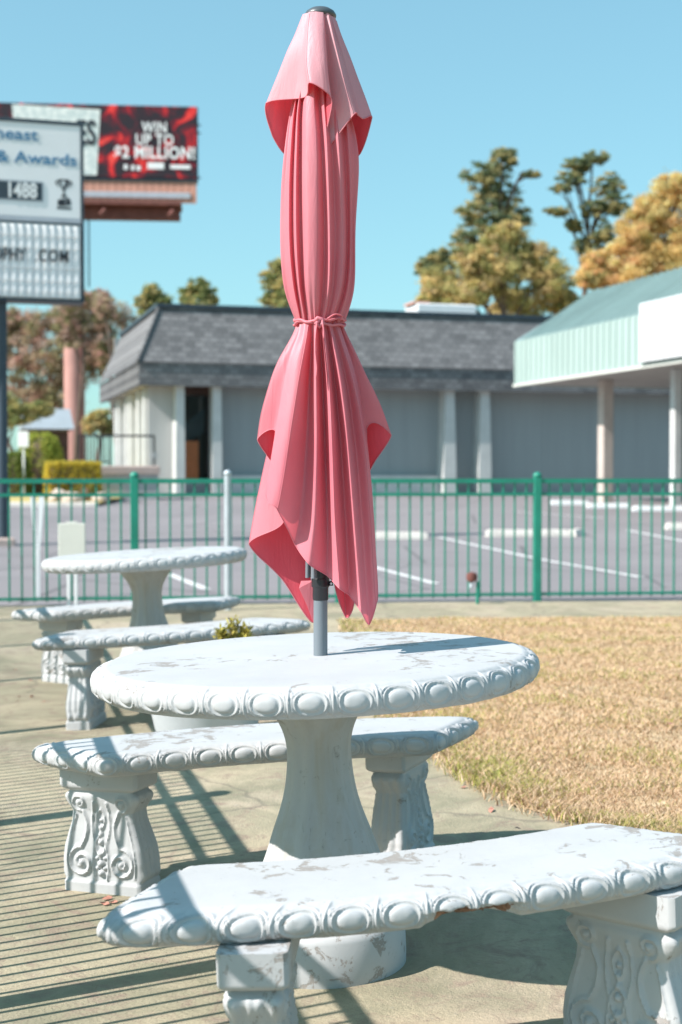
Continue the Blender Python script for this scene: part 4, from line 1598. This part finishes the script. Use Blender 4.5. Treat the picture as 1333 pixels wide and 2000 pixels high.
# walls
def fx(px):          # facade coordinate (on the wall plane) seen at a photo column
    k = (px - 666.5) / 2778
    c, s = math.cos(AZ), math.sin(AZ)
    # point = gc + x*(c,s) + y*(-s,c), y = OV
    return (k * (GD + OV * c) - (gc.x - OV * s)) / (c - k * s)


zw = ZE + .049
d0, d1 = fx(356), fx(410)
wl_ = MB()
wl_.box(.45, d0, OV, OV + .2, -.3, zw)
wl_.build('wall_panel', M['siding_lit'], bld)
edges = [d1, fx(520), fx(640), fx(760), fx(868), fx(940), fx(1060), fx(1185), W]
for a, b in zip(edges[:-1], edges[1:]):
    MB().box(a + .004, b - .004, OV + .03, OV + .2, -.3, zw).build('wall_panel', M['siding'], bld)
MB().box(.45, W, OV + .201, OV + .35, -.3, zw).build('backing_wall', M['siding'], bld) if False else None
# doorway recess
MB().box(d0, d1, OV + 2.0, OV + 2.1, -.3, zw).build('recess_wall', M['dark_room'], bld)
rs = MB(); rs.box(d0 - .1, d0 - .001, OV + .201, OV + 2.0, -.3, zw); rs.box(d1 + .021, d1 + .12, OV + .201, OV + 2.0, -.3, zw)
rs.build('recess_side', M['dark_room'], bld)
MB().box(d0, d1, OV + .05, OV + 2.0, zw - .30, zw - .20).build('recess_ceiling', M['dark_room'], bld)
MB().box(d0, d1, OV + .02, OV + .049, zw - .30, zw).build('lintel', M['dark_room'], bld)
MB().box(.125, 1.0, OV + .301, DEP, ZE + .05, ZE + .12).build('soffit', M['soffit'], bld)
MB().box(.65, W, DEP - .2, DEP, -.3, ZR - .01).build('back_wall', M['siding'], bld)
MB().box(d0 + .02, d1 - .02, OV + .12, OV + .13, .5, zw - .31).build('window_pane', M['glass'], bld)
MB().box(d0, d1, OV + .02, OV + .2, -.3, .5).build('sill_wall', M['siding'], bld)
# orange slatted panel seen behind the glass
op = MB()
op.box(d0 + .02, d0 + .66, OV + .32, OV + .38, .55, 2.0)
orp = op.build('orange_panel', M['orange'], bld)
orp['label'] = 'orange wooden panel behind the glass'
for i in range(7):
    MB().box(d0 + .08, d0 + .58, OV + .30, OV + .319, .85 + i * .14, .93 + i * .14).build('slat', M['orange'], orp)
MB().add([(d0 + .02, OV + .9, 1.9), (d1 - .02, OV + .9, 2.3), (d1 - .02, OV + .9, 3.25), (d0 + .02, OV + .9, 2.45)], [(0, 1, 2, 3)]).build('canopy_reflection', M['teal_dark'], bld)  # slanted sheet standing in for the canopy's reflection in the glass


def pilaster(x, y, w_top, w_bot, d, name='pilaster', zt=None, parent=bld, mat='pilaster', z0=-.3):
    zt = zw if zt is None else zt
    m = MB()
    vs = []
    for (z, w) in ((z0, w_bot), (zt * .25, w_bot), (zt, w_top)):
        vs += [(x - w / 2, y, z), (x + w / 2, y, z), (x + w / 2, y + d, z), (x - w / 2, y + d, z)]
    fs = []
    for r_ in range(2):
        for k in range(4):
            k2 = (k + 1) % 4
            fs.append((r_ * 4 + k, r_ * 4 + k2, r_ * 4 + 4 + k2, r_ * 4 + 4 + k))
    fs += [(3, 2, 1, 0), (8, 9, 10, 11)]
    m.add(vs, fs)
    return m.build(name, M[mat], parent)


for px, wt, wb in ((347, .30, .34), (418, .30, .36), (867, .34, .50), (935, .34, .50)):
    pilaster(fx(px) , .30, wt, wb, OV - .30 + .02)
MB().box(d1 + .4, fx(868) - .3, OV - .25, OV - .001, -.3, .75).build('plinth', M['pilaster'], bld)
# side wall, lit by the sun
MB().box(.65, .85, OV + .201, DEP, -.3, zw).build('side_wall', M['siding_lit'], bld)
for i, yy in enumerate((1.6, 3.3, 5.6, 6.8, 9.4, 10.6)):
    m = MB().bbox(.38, .649, yy, yy + .36, -.3, zw - .02, .02)
    m.build('side_post', M['pilaster'], bld)
rt = empty('rooftop_unit', at(862, 598, 56))
rt.rotation_euler = (0, 0, AZ)
tag(rt, 'low white rooftop unit standing on the shingled roof right of the umbrella', 'roof unit')
zr_ = at(862, 598, 56).z
MB().bbox(-1.2, 1.25, -.6, .9, UZ + ZR + .002 - zr_, .02, .05).build('housing', M['white'], rt)
MB().bbox(-1.32, -.62, -.5, .7, .021, .10, .03).build('cover', M['peach'], rt)


# ------------------------------------------------------------------ mint-green canopy building on the right
CD = 45.0
cc = at(1005, 754, CD)
CZ0 = lot(0, CD)
gb = empty('canopy_building', (cc.x, CD, CZ0), -math.pi / 2 + math.atan(.3125))
# local x runs along the fascia towards the eye, local y points to the right (behind the fascia)
tag(gb, 'building with a mint green ribbed metal canopy at the right edge', 'building')
ZB, ZT = cc.z - CZ0, at(1005, 668, CD).z - CZ0
RS, RH = 2.43, 7.03 - CZ0
LEN = 26.0
M_can = M['mint']
fb_ = MB().box(0, LEN, 0, .08, ZB, ZT).build('fascia', M_can, gb)
MB().box(0, .08, .081, 9, ZB, ZT).build('end_fascia', M_can, gb)
rm2 = MB()
rm2.add([(0, 0, ZT + .003), (LEN, 0, ZT + .003), (LEN, RS, RH), (0 + .5, RS, RH)], [(0, 1, 2, 3)])
rm2.add([(.5, RS, RH), (LEN, RS, RH), (LEN, 9, RH + .1), (.5, 9, RH + .1)], [(0, 1, 2, 3)])
rm2.add([(0, 0, ZT + .003), (.5, RS, RH), (.5, 9, RH + .1), (0, 9, ZT + .003)], [(0, 1, 2, 3)])
M['mint_roof'] = mottled('aged_green_roof_metal', (.27, .375, .365), .14, .6, .34, .1, 3, .01, spec=.5, stretch=(1, 1, .35))
rfm = rm2.build('roof', M['mint_roof'], gb)
# ribs of the sheet metal, on the fascia and running up the slope
rib1 = MB().box(-.022, .022, -.035, -.001, ZB + .05, ZT - .002).mesh('fascia_rib', M_can)
v_ = [( -.022, -.01, ZT + .01), (.022, -.01, ZT + .01), (.022, RS, RH + .008), (-.022, RS, RH + .008), (-.022, -.01, ZT + .05), (.022, -.01, ZT + .05), (.022, RS, RH + .05), (-.022, RS, RH + .05)]
rib2 = MB().add(v_, [(0, 3, 2, 1), (4, 5, 6, 7), (0, 1, 5, 4), (1, 2, 6, 5), (2, 3, 7, 6), (3, 0, 4, 7)]).mesh('roof_rib', M['mint_roof'])
xx = .18
while xx < 14:
    o = link('fascia_rib', rib1, gb); o.location = (xx, 0, 0)
    if xx > .5:
        o = link('roof_rib', rib2, gb); o.location = (xx, 0, 0)
    xx += .36
MB().box(-.02, LEN, -.05, -.0005, ZB - .03, ZB + .045).build('drip_edge', M['cream'], gb)
MB().box(.081, LEN, .081, 8.8, ZB + .03, ZB + .10).build('soffit', M['soffit'], gb)
bd_ = MB().bbox(8.15, 14.2, -.16, -.045, 4.15 - CZ0, 5.68 - CZ0, .03).build('sign_board', M['sign_board'], gb)
bd_['label'] = 'blank looking white sign board on the green canopy'
MB().box(3.0, LEN, 4.2, 4.4, -.3, ZB + .029).build('shop_wall', M['siding'], gb)
for (px, dd) in ((1183, 42.5), (1320, 38.0)):
    p = at(px, 900, dd)
    loc = gb.matrix_world if False else None
    rel = Vector((p.x - cc.x, dd - CD, 0))
    ca, sa = math.cos(gb.rotation_euler.z), math.sin(gb.rotation_euler.z)
    lx, ly = rel.x * ca + rel.y * sa, -rel.x * sa + rel.y * ca
    w = .36 if px < 1200 else .24
    MB().bbox(lx - w / 2, lx + w / 2, ly - w / 2, ly + w / 2, -.4, ZB + .029, .03).build('column', M['cream_post'] if px < 1200 else M['pilaster'], gb)


# ------------------------------------------------------------------ left side: walls, rails, hedges
LW = 44.5
p = at(238, 930, LW)
lw = empty('retaining_wall', (p.x, LW, lot(0, LW)), AZ)
tag(lw, 'low grey retaining wall with a pinkish slab on top beside the grey building', 'wall')
zc = at(238, 926, LW).z - lw.location.z
MB().box(-.65, 1.15, 0, 2.4, -.3, zc).build('wall', M['grey_block'], lw)
MB().bbox(-1.15, 1.2, -.08, 2.5, zc + .002, zc + .26, .03).build('slab', M['pink_slab'], lw)
rl = empty('hand_railing', (at(215, 906, 45.5).x, 45.5, lw.location.z + zc + .27), AZ)
tag(rl, 'black metal hand railing in front of the lit side wall', 'railing')
zr = .96
MB().tube([(-.95, 0, zr), (1.42, 0, zr)], .035, 8).build('top_rail', M['black'], rl)
MB().tube([(-.95, 0, .12), (.0, 0, .12)], .025, 8).build('low_rail', M['black'], rl)
for xx in (-.95, 0, 1.42):
    MB().tube([(xx, 0, -.3), (xx, 0, zr)], .032, 8).build('post', M['black'], rl)
for xx in np.arange(-.85, -.05, .1):
    MB().tube([(xx, 0, .12), (xx, 0, zr)], .02, 6).build('bar', M['black'], rl)
MB().bbox(1.3, 1.52, -.03, .06, .25, .42, .01).build('bracket_box', M['grey_block'], rl)


def crown_leaves(blobs, per, size, cols, seed, clumps=26, cl_r=.30, flat=1.0):
    """blobs: (centre Vector, rx, ry, rz); leaves in clumps, colour varies by clump"""
    r = np.random.default_rng(seed)
    allP, allC = [], []
    cols = np.array(cols)
    for (c, rx, ry, rz) in blobs:
        k = clumps
        d = r.normal(size=(k, 3)); d /= np.linalg.norm(d, axis=1)[:, None]
        rad = r.random(k) ** .45
        cen = np.array(c) + d * rad[:, None] * np.array([rx, ry, rz]) * .86
        for j in range(k):
            m = int(per * r.uniform(.5, 1.4) / k)
            rr = cl_r * r.uniform(.6, 1.25) * (rx + rz) / 2
            g = r.normal(size=(m, 3)) * np.array([rr, rr, rr * .72 * flat]) * .62
            allP.append(cen[j] + g)
            base = cols[r.integers(len(cols))] * r.uniform(.86, 1.14)
            allC.append(np.clip(base * (1 + r.normal(size=(m, 1)) * .16), .005, .95))
    P = np.concatenate(allP); C = np.concatenate(allC)
    return leaf_cluster(P, size, C, aspect=.7, seed=seed + 1)


def tree(name, label, px, D, blobs, cols, trunk_r=.22, per=900, size=.30, seed=1, clumps=26, cl_r=.30, flat=1.0, group=None, cat='tree', z0=None, lean=0, bark='bark', limbs=True):
    """blobs given as photo (x, y, rx, ry) discs at distance D"""
    r = random.Random(seed)
    k = D / 2778.0
    z0 = lot(0, D) if z0 is None else z0
    b0 = at(px, 930, D)
    root = empty(name, (b0.x, D, z0))
    tag(root, label, cat, group)
    bl = []
    for (x, y, rx, ry) in blobs:
        p = at(x, y, D)
        off = r.uniform(-.6, .6) * rx * k
        bl.append((Vector((p.x - b0.x, off, p.z - z0)), rx * k, max(rx, ry) * k * .9, ry * k))
    V, F, C = crown_leaves(bl, int(per * 4.6), size * .56, np.clip(np.array(cols) * 1.9, 0, .8), seed, int(clumps * 2.6), cl_r * .80, flat)
    link('crown', np_mesh('crown', V, F, M['leaf'], C), root)
    tm = MB()
    top = max(bl, key=lambda q: q[0].z)
    T = top[0]
    n = 7
    pts = [Vector((T.x * (t ** 1.4) + .12 * math.sin(t * 7 + seed), T.y * t, -.4 + (T.z + .2) * t)) for t in np.linspace(0, 1, n)]
    tm.tube(pts, [trunk_r * (1.25 - 1.1 * t) + .02 for t in np.linspace(0, 1, n)], 9)
    for (c, rx, ry, rz) in bl:
        if c is T or not limbs: continue
        hz = max(.25 * T.z, c.z - .9 * max(rx, rz) - .12 * T.z)
        t = min(.95, max(.1, (hz + .4) / (T.z + .2)))
        i = t * (n - 1); a = int(i)
        s = pts[a].lerp(pts[min(a + 1, n - 1)], i - a)
        m = s.lerp(c, .55) + Vector((0, 0, .08 * T.z * r.uniform(-.3, .6)))
        tm.tube([s, m, c], [trunk_r * .42, trunk_r * .3, trunk_r * .1], 6)
        for _ in range(3):
            e = c + Vector((r.uniform(-1, 1) * rx, r.uniform(-1, 1) * ry, r.uniform(-.6, 1) * rz)) * .8
            tm.tube([m, (m + e) * .5 + Vector((0, 0, .2)), e], [trunk_r * .18, trunk_r * .12, trunk_r * .05], 5)
    tm.build('trunk', M[bark], root, smooth=True)
    return root


OLIVE = [(.15, .17, .07), (.20, .20, .085), (.12, .14, .06), (.24, .21, .10)]
PINE = [(.10, .13, .075), (.15, .165, .085), (.22, .20, .10), (.12, .145, .09), (.27, .23, .11)]
YELL = [(.34, .28, .12), (.28, .25, .11), (.40, .31, .15), (.23, .22, .09), (.32, .25, .14), (.19, .19, .08)]
ORNG = [(.44, .31, .14), (.40, .29, .13), (.48, .36, .18), (.34, .29, .13), (.42, .28, .15)]
REDB = [(.25, .17, .13), (.18, .17, .09), (.30, .19, .16), (.15, .15, .08), (.28, .23, .16), (.34, .26, .22)]

tree('pine_tree', 'tall dense dark pine, left of the two pines above the roof', 960, 92,
     [(985, 310, 32, 30), (950, 345, 55, 34), (975, 380, 62, 34), (945, 420, 66, 38), (1000, 430, 44, 40), (925, 465, 58, 36), (975, 475, 60, 40), (870, 505, 40, 26), (930, 530, 60, 40), (835, 520, 30, 22), (1035, 343, 22, 8), (1000, 520, 50, 40)],
     PINE, .34, 900, .30, 11, 22, .22, .7)
tree('pine_tree', 'open slanting pine with bare trunk and ragged tufts, right of the denser pine', 1118, 88,
     [(1165, 305, 34, 14), (1132, 318, 34, 16), (1120, 345, 36, 16), (1095, 372, 28, 10), (1190, 365, 36, 34), (1205, 400, 34, 32), (1165, 410, 36, 26), (1090, 415, 34, 12), (1190, 455, 36, 26), (1120, 440, 22, 16), (1170, 470, 36, 22), (1135, 480, 24, 16)],
     PINE, .24, 620, .27, 23, 18, .22, .6)
tree('broadleaf_tree', 'rounded yellow green tree behind the roof, in front of the dark pine', 985, 80,
     [(985, 470, 48, 40), (925, 510, 50, 42), (1040, 505, 52, 44), (860, 550, 48, 34), (975, 540, 70, 50), (1075, 550, 52, 46), (910, 575, 70, 34), (1020, 590, 80, 34), (840, 580, 30, 22), (1105, 590, 40, 30)],
     YELL, .26, 1500, .26, 31, 30, .24)
tree('broadleaf_tree', 'orange autumn tree rising above the mint green canopy', 1285, 84,
     [(1320, 375, 50, 44), (1275, 420, 58, 46), (1340, 440, 70, 60), (1235, 470, 56, 44), (1180, 515, 48, 34), (1290, 500, 80, 50), (1375, 400, 60, 60), (1230, 540, 80, 40), (1150, 545, 36, 26), (1400, 500, 70, 60)],
     ORNG, .30, 1700, .28, 47, 30, .25)
tree('small_tree', 'small olive tree top showing over the roof corner, left one of two', 298, 74, [(298, 572, 26, 20), (280, 590, 26, 20), (318, 590, 24, 20), (296, 610, 36, 20)], OLIVE + YELL[:1], .14, 420, .24, 5, 16, .3)
tree('small_tree', 'small olive tree top showing over the roof, right of its twin', 385, 76, [(388, 560, 26, 20), (365, 580, 24, 22), (406, 578, 24, 22), (386, 600, 40, 22)], OLIVE + YELL[:1], .14, 460, .24, 6, 16, .3)
tree('small_tree', 'tree top over the roof, peeping out left of the umbrella', 540, 78, [(548, 522, 24, 20), (530, 548, 28, 24), (556, 560, 32, 28), (528, 582, 26, 18), (560, 590, 36, 24)], OLIVE + YELL[:2], .16, 460, .24, 9, 16, .3)
tree('crape_myrtle', 'russet brown autumn tree behind the sign and the pink column', 100, 90,
     [(60, 640, 70, 40), (130, 625, 55, 44), (190, 630, 46, 46), (40, 700, 60, 50), (110, 700, 66, 52), (175, 700, 50, 56), (55, 770, 60, 44), (125, 760, 60, 46), (190, 590, 30, 30), (20, 640, 40, 40), (210, 690, 30, 40), (-30, 700, 60, 70)],
     REDB, .20, 1300, .25, 61, 30, .26)
tree('crape_myrtle', 'reddish twiggy tree top hiding the upper part of the pink column', 150, 76, [(140, 600, 34, 26), (160, 630, 30, 26), (128, 640, 32, 26), (165, 585, 26, 24), (140, 668, 30, 20)], REDB, .09, 520, .18, 66, 20, .3)
tree('small_tree', 'thin pinkish twiggy tree between the column and the mansard roof', 236, 70,
     [(225, 610, 34, 30), (250, 640, 28, 32), (205, 600, 26, 30), (240, 690, 26, 36)], [(.30, .20, .17), (.22, .17, .12), (.26, .22, .14)], .10, 420, .17, 71, 18, .3)
tree('broadleaf_tree', 'golden green bush under the trees, left of the lit side wall', 196, 66, [(196, 815, 26, 22), (205, 835, 24, 18), (180, 830, 20, 20)], YELL, .12, 700, .18, 83, 16, .3)
tree('small_tree', 'low olive shrub mass below the russet tree at the left edge', 40, 58, [(40, 810, 40, 26), (10, 800, 40, 40), (75, 800, 30, 20)], OLIVE + YELL[:2], .10, 1100, .16, 87, 20, .3)


def hedge(name, label, px, py_top, D, wx, wy, shape, cols, seed, n=9000, size=.07):
    """clipped shrub: leaf shell over a solid twig core"""
    r = np.random.default_rng(seed)
    p = at(px, py_top, D)
    z0 = lot(0, D)
    H = p.z - z0
    root = empty(name, (p.x, D, z0), AZ if shape == 'box' else 0)
    tag(root, label, 'hedge')
    if shape == 'box':
        f = r.integers(0, 5, n)
        P = r.random((n, 3)) * np.array([wx, wy, H]) - np.array([wx / 2, wy / 2, 0])
        P[f <= 1, 2] = H; P[f == 2, 1] = -wy / 2; P[f == 3, 0] = -wx / 2; P[f == 4, 0] = wx / 2
        MB().bbox(-wx / 2 + .06, wx / 2 - .06, -wy / 2 + .06, wy / 2 - .06, -.1, H - .06, .08).build('twigs', M['bark'], root)
    else:
        d = r.normal(size=(n, 3)); d[:, 2] = np.abs(d[:, 2])
        d /= np.linalg.norm(d, axis=1)[:, None]
        e = .55
        sgn = np.sign(d); a = np.abs(d)
        P = sgn * a ** e
        P /= (np.sum(np.abs(P) ** 3.0, axis=1) ** (1 / 3.0))[:, None]
        P = P * np.array([wx / 2, wy / 2, H])
        MB().lathe([(wx * .40, -.1), (wx * .44, H * .5), (wx * .38, H * .82), (wx * .2, H * .93)], 20).build('twigs', M['bark'], root, smooth=True)
    P += r.normal(size=P.shape) * .035
    c = (1.3 if shape == 'box' else 1.7) * np.array(cols)[r.integers(0, len(cols), n)] * (.8 + .5 * r.random((n, 1)))
    V, F, C = leaf_cluster(P, size, c, aspect=.65, seed=seed + 2)
    link('foliage', np_mesh('foliage', V, F, M['leaf'], C), root)
    return root


hedge('clipped_hedge', 'large rounded clipped green hedge at the left beside the sign pole', 80, 846, 49, 1.5, 1.5, 'round', [(.22, .25, .05), (.16, .20, .04), (.30, .29, .07)], 3)
hedge('clipped_hedge', 'smaller dark rounded hedge left of the large clipped one', 30, 884, 47.5, .95, 1.0, 'round', [(.12, .15, .04), (.09, .12, .03)], 5, 6000)
hedge('boxed_hedge', 'low bright yellow boxed hedge in front of the retaining wall', 142, 906, 42.5, 1.5, 1.0, 'box', [(.52, .40, .06), (.44, .36, .06), (.36, .30, .06)], 7)
hedge('boxed_hedge', 'small dark green shrub right below the yellow hedge', 170, 950, 41.5, .8, .6, 'round', [(.10, .12, .03), (.20, .14, .04)], 9, 4000)
# verge of dry grass with a kerb
vg = at(100, 985, 41)
mbv = MB()
cols_ = []
for i in range(11):
    for j in range(7):
        x = -16 + 9.2 * i / 10; y = 39.6 + 16 * j / 6
        cols_.append((x, y, lot(x, y) + .09 + .03 * mnoise.noise(Vector((x, y, 0)))))
mbv.add(cols_, [(i * 7 + j, (i + 1) * 7 + j, (i + 1) * 7 + j + 1, i * 7 + j + 1) for i in range(10) for j in range(6)])
M['verge'] = mottled('yellowed_grass_verge', (.46, .38, .15), .3, 2.5, .95, .6, 25, .03)
tag(mbv.build('verge', M['verge'], None, smooth=True), kind='structure')
kb_ = MB(); kb_.bbox(-16, -6.75, 39.45, 39.62, lot(0, 39.5) - .05, lot(0, 39.5) + .12, .02)
tag(kb_.build('kerb', M['wheelstop'], None), kind='structure')


def boulder(px, py, D, rx, label, seed):
    p = at(px, py, D)
    m = MB()
    n1, n2 = 9, 14
    prof_ = []
    vs = []
    for i in range(n1 + 1):
        t = math.pi * i / n1
        for j in range(n2):
            a = 2 * math.pi * j / n2
            q = Vector((math.sin(t) * math.cos(a), math.sin(t) * math.sin(a), math.cos(t)))
            s = 1 + .35 * mnoise.noise(q * 1.6 + Vector((seed, 0, 0))) + .12 * mnoise.noise(q * 4 + Vector((0, seed, 0)))
            vs.append((q.x * s * rx, q.y * s * rx * .8, q.z * s * rx * .62))
    fs = [(i * n2 + j, (i + 1) * n2 + j, (i + 1) * n2 + (j + 1) % n2, i * n2 + (j + 1) % n2) for i in range(n1) for j in range(n2)]
    m.add(vs, fs)
    o = m.build('boulder', M['stone'], None, auto=50)
    o.location = (p.x, D, lot(0, D) + .08 + rx * .35)
    tag(o, label, 'rock', 'boulders along the verge')


boulder(118, 968, 41.2, .36, 'pale pinkish boulder left of the yellow hedge', 1.3)
boulder(198, 966, 41.0, .26, 'pale boulder between the dark shrub and the retaining wall', 4.1)
boulder(142, 981, 40.2, .30, 'low pale boulder at the kerb below the yellow hedge', 7.7)

sg_ = at(58, 872, 48)
ns = empty('notice_board', (sg_.x, 47.9, lot(0, 48)))
tag(ns, 'small blank white notice in front of the large rounded hedge', 'sign')
zn0, zn1 = at(58, 874, 47.9).z - ns.location.z, at(58, 844, 47.9).z - ns.location.z
MB().bbox(-.18, .18, -.85, -.82, zn0, zn1, .01).build('board', M['white'], ns)
MB().bbox(-.03, .03, -.815, -.77, -.1, zn1 - .05, .005).build('stake', M['white'], ns)

# far pale house and a dark car beside the column
hs = at(98, 900, 78)
ho_ = empty('far_house', (hs.x, 78, lot(0, 78)), AZ)
tag(ho_, 'far pale building with blue grey metal roof left of the pink column', 'building')
zb1, zb2, zb3 = at(98, 842, 78).z - ho_.location.z, at(98, 838, 78).z - ho_.location.z, at(98, 795, 78).z - ho_.location.z
MB().box(-1.2, 1.0, 0, 4, -.3, zb1).build('wall', M['dark_room'], ho_)
MB().add([(-1.5, -.4, zb2), (1.3, -.4, zb2), (1.25, 2.0, zb3), (-1.4, 2.0, zb3), (-1.5, 4.4, zb2), (1.3, 4.4, zb2)], [(0, 1, 2, 3), (3, 2, 5, 4), (0, 3, 4), (1, 5, 2)]).build('roof', M['house_blue'], ho_)
for i in range(2):
    MB().box(-1.0 + i * 1.0, -.3 + i * 1.0, -.03, -.002, .6, 2.0).build('window', M['glass'], ho_)

cr = at(112, 905, 66)
car = empty('parked_car', (cr.x - .1, 66, lot(0, 66)), R(62))
tag(car, 'dark blue parked car half hidden beside the pink column', 'car')
body_prof = [(-2.1, .35), (-2.15, .75), (-1.95, .95), (-1.2, 1.02), (-.55, 1.45), (.75, 1.47), (1.45, 1.05), (2.05, .98), (2.15, .7), (2.1, .35)]
m = MB()
vs = []
for (yy, k) in ((-.85, .97), (-.80, 1.0), (.80, 1.0), (.85, .97)):
    for (x, z) in body_prof:
        s = 1.0 if z < 1.03 else .86
        vs.append((x * (k), yy * s, z))
nb_ = len(body_prof)
fs = []
for r_ in range(3):
    for i in range(nb_):
        j = (i + 1) % nb_
        fs.append((r_ * nb_ + i, (r_ + 1) * nb_ + i, (r_ + 1) * nb_ + j, r_ * nb_ + j))
fs += [tuple(range(nb_)), tuple(3 * nb_ + i for i in range(nb_ - 1, -1, -1))]
m.add(vs, fs).build('body', M['carpaint'], car, auto=35)
for sg in (-1, 1):
    yv = sg * .757
    MB().add([(-1.0, yv * 1.09, 1.06), (1.15, yv * 1.09, 1.08), (.66, yv * 1.0, 1.40), (-.5, yv * 1.0, 1.38)], [(0, 1, 2, 3)]).build('side_window', M['glass'], car)
    for xw in (-1.35, 1.35):
        wt_ = MB().tube([(xw, sg * .70, .33), (xw, sg * .88, .33)], .33, 20).build('tyre', M['rubber'], car, auto=40)
        MB().tube([(xw, sg * .881, .33), (xw, sg * .895, .33)], .20, 16).build('rim', M['galv'], wt_, auto=40)
    MB().bbox(2.02, 2.12, sg * .62 - .16, sg * .62 + .16, .72, .86, .02).build('headlight', M['white'], car)

# fallen leaves
lm = MB().add([(-.5, 0, .0), (-.2, -.22, .12), (.15, -.25, .05), (.5, 0, .14), (.15, .24, .12), (-.2, .2, .02), (0, 0, .05)],
              [(0, 1, 6), (1, 2, 6), (2, 3, 6), (3, 4, 6), (4, 5, 6), (5, 0, 6)]).mesh('fallen_leaf', M['deadleaf'], smooth=True)
rl_ = random.Random(3)
spots = [(35, 1370), (62, 1362), (85, 1372), (30, 1310), (38, 1362), (210, 1758), (222, 1765), (205, 1768), (905, 1540), (960, 1585), (60, 1330), (1010, 1640), (930, 1500), (1310, 1430), (1150, 1310), (1250, 1322), (1080, 1470), (960, 1345)]
for (px, py) in spots:
    s1 = at(px, py, 1.0)
    D = -(HC) / (s1.z - HC)
    for _ in range(5): D = (HC - hgt(at(px, py, D).x, D)) / -(s1.z - HC)
    q = at(px, py, D)
    o = link('fallen_leaf', lm)
    lawn_ = px > 1000 or (px, py) in ((960, 1345), (930, 1500))
    o.location = (q.x, q.y, hgt(q.x, q.y) + (.035 if lawn_ else .004))
    s = rl_.uniform(.022, .042)
    o.scale = (s, s, s)
    o.rotation_euler = (rl_.uniform(-.3, .3), rl_.uniform(-.3, .3), rl_.uniform(0, 6.28))
    tag(o, 'small dry reddish fallen leaf lying on the lawn' if lawn_ else 'small dry reddish fallen leaf lying on the patio concrete', 'leaf',
        'fallen leaves on the lawn' if lawn_ else 'fallen leaves on the patio')
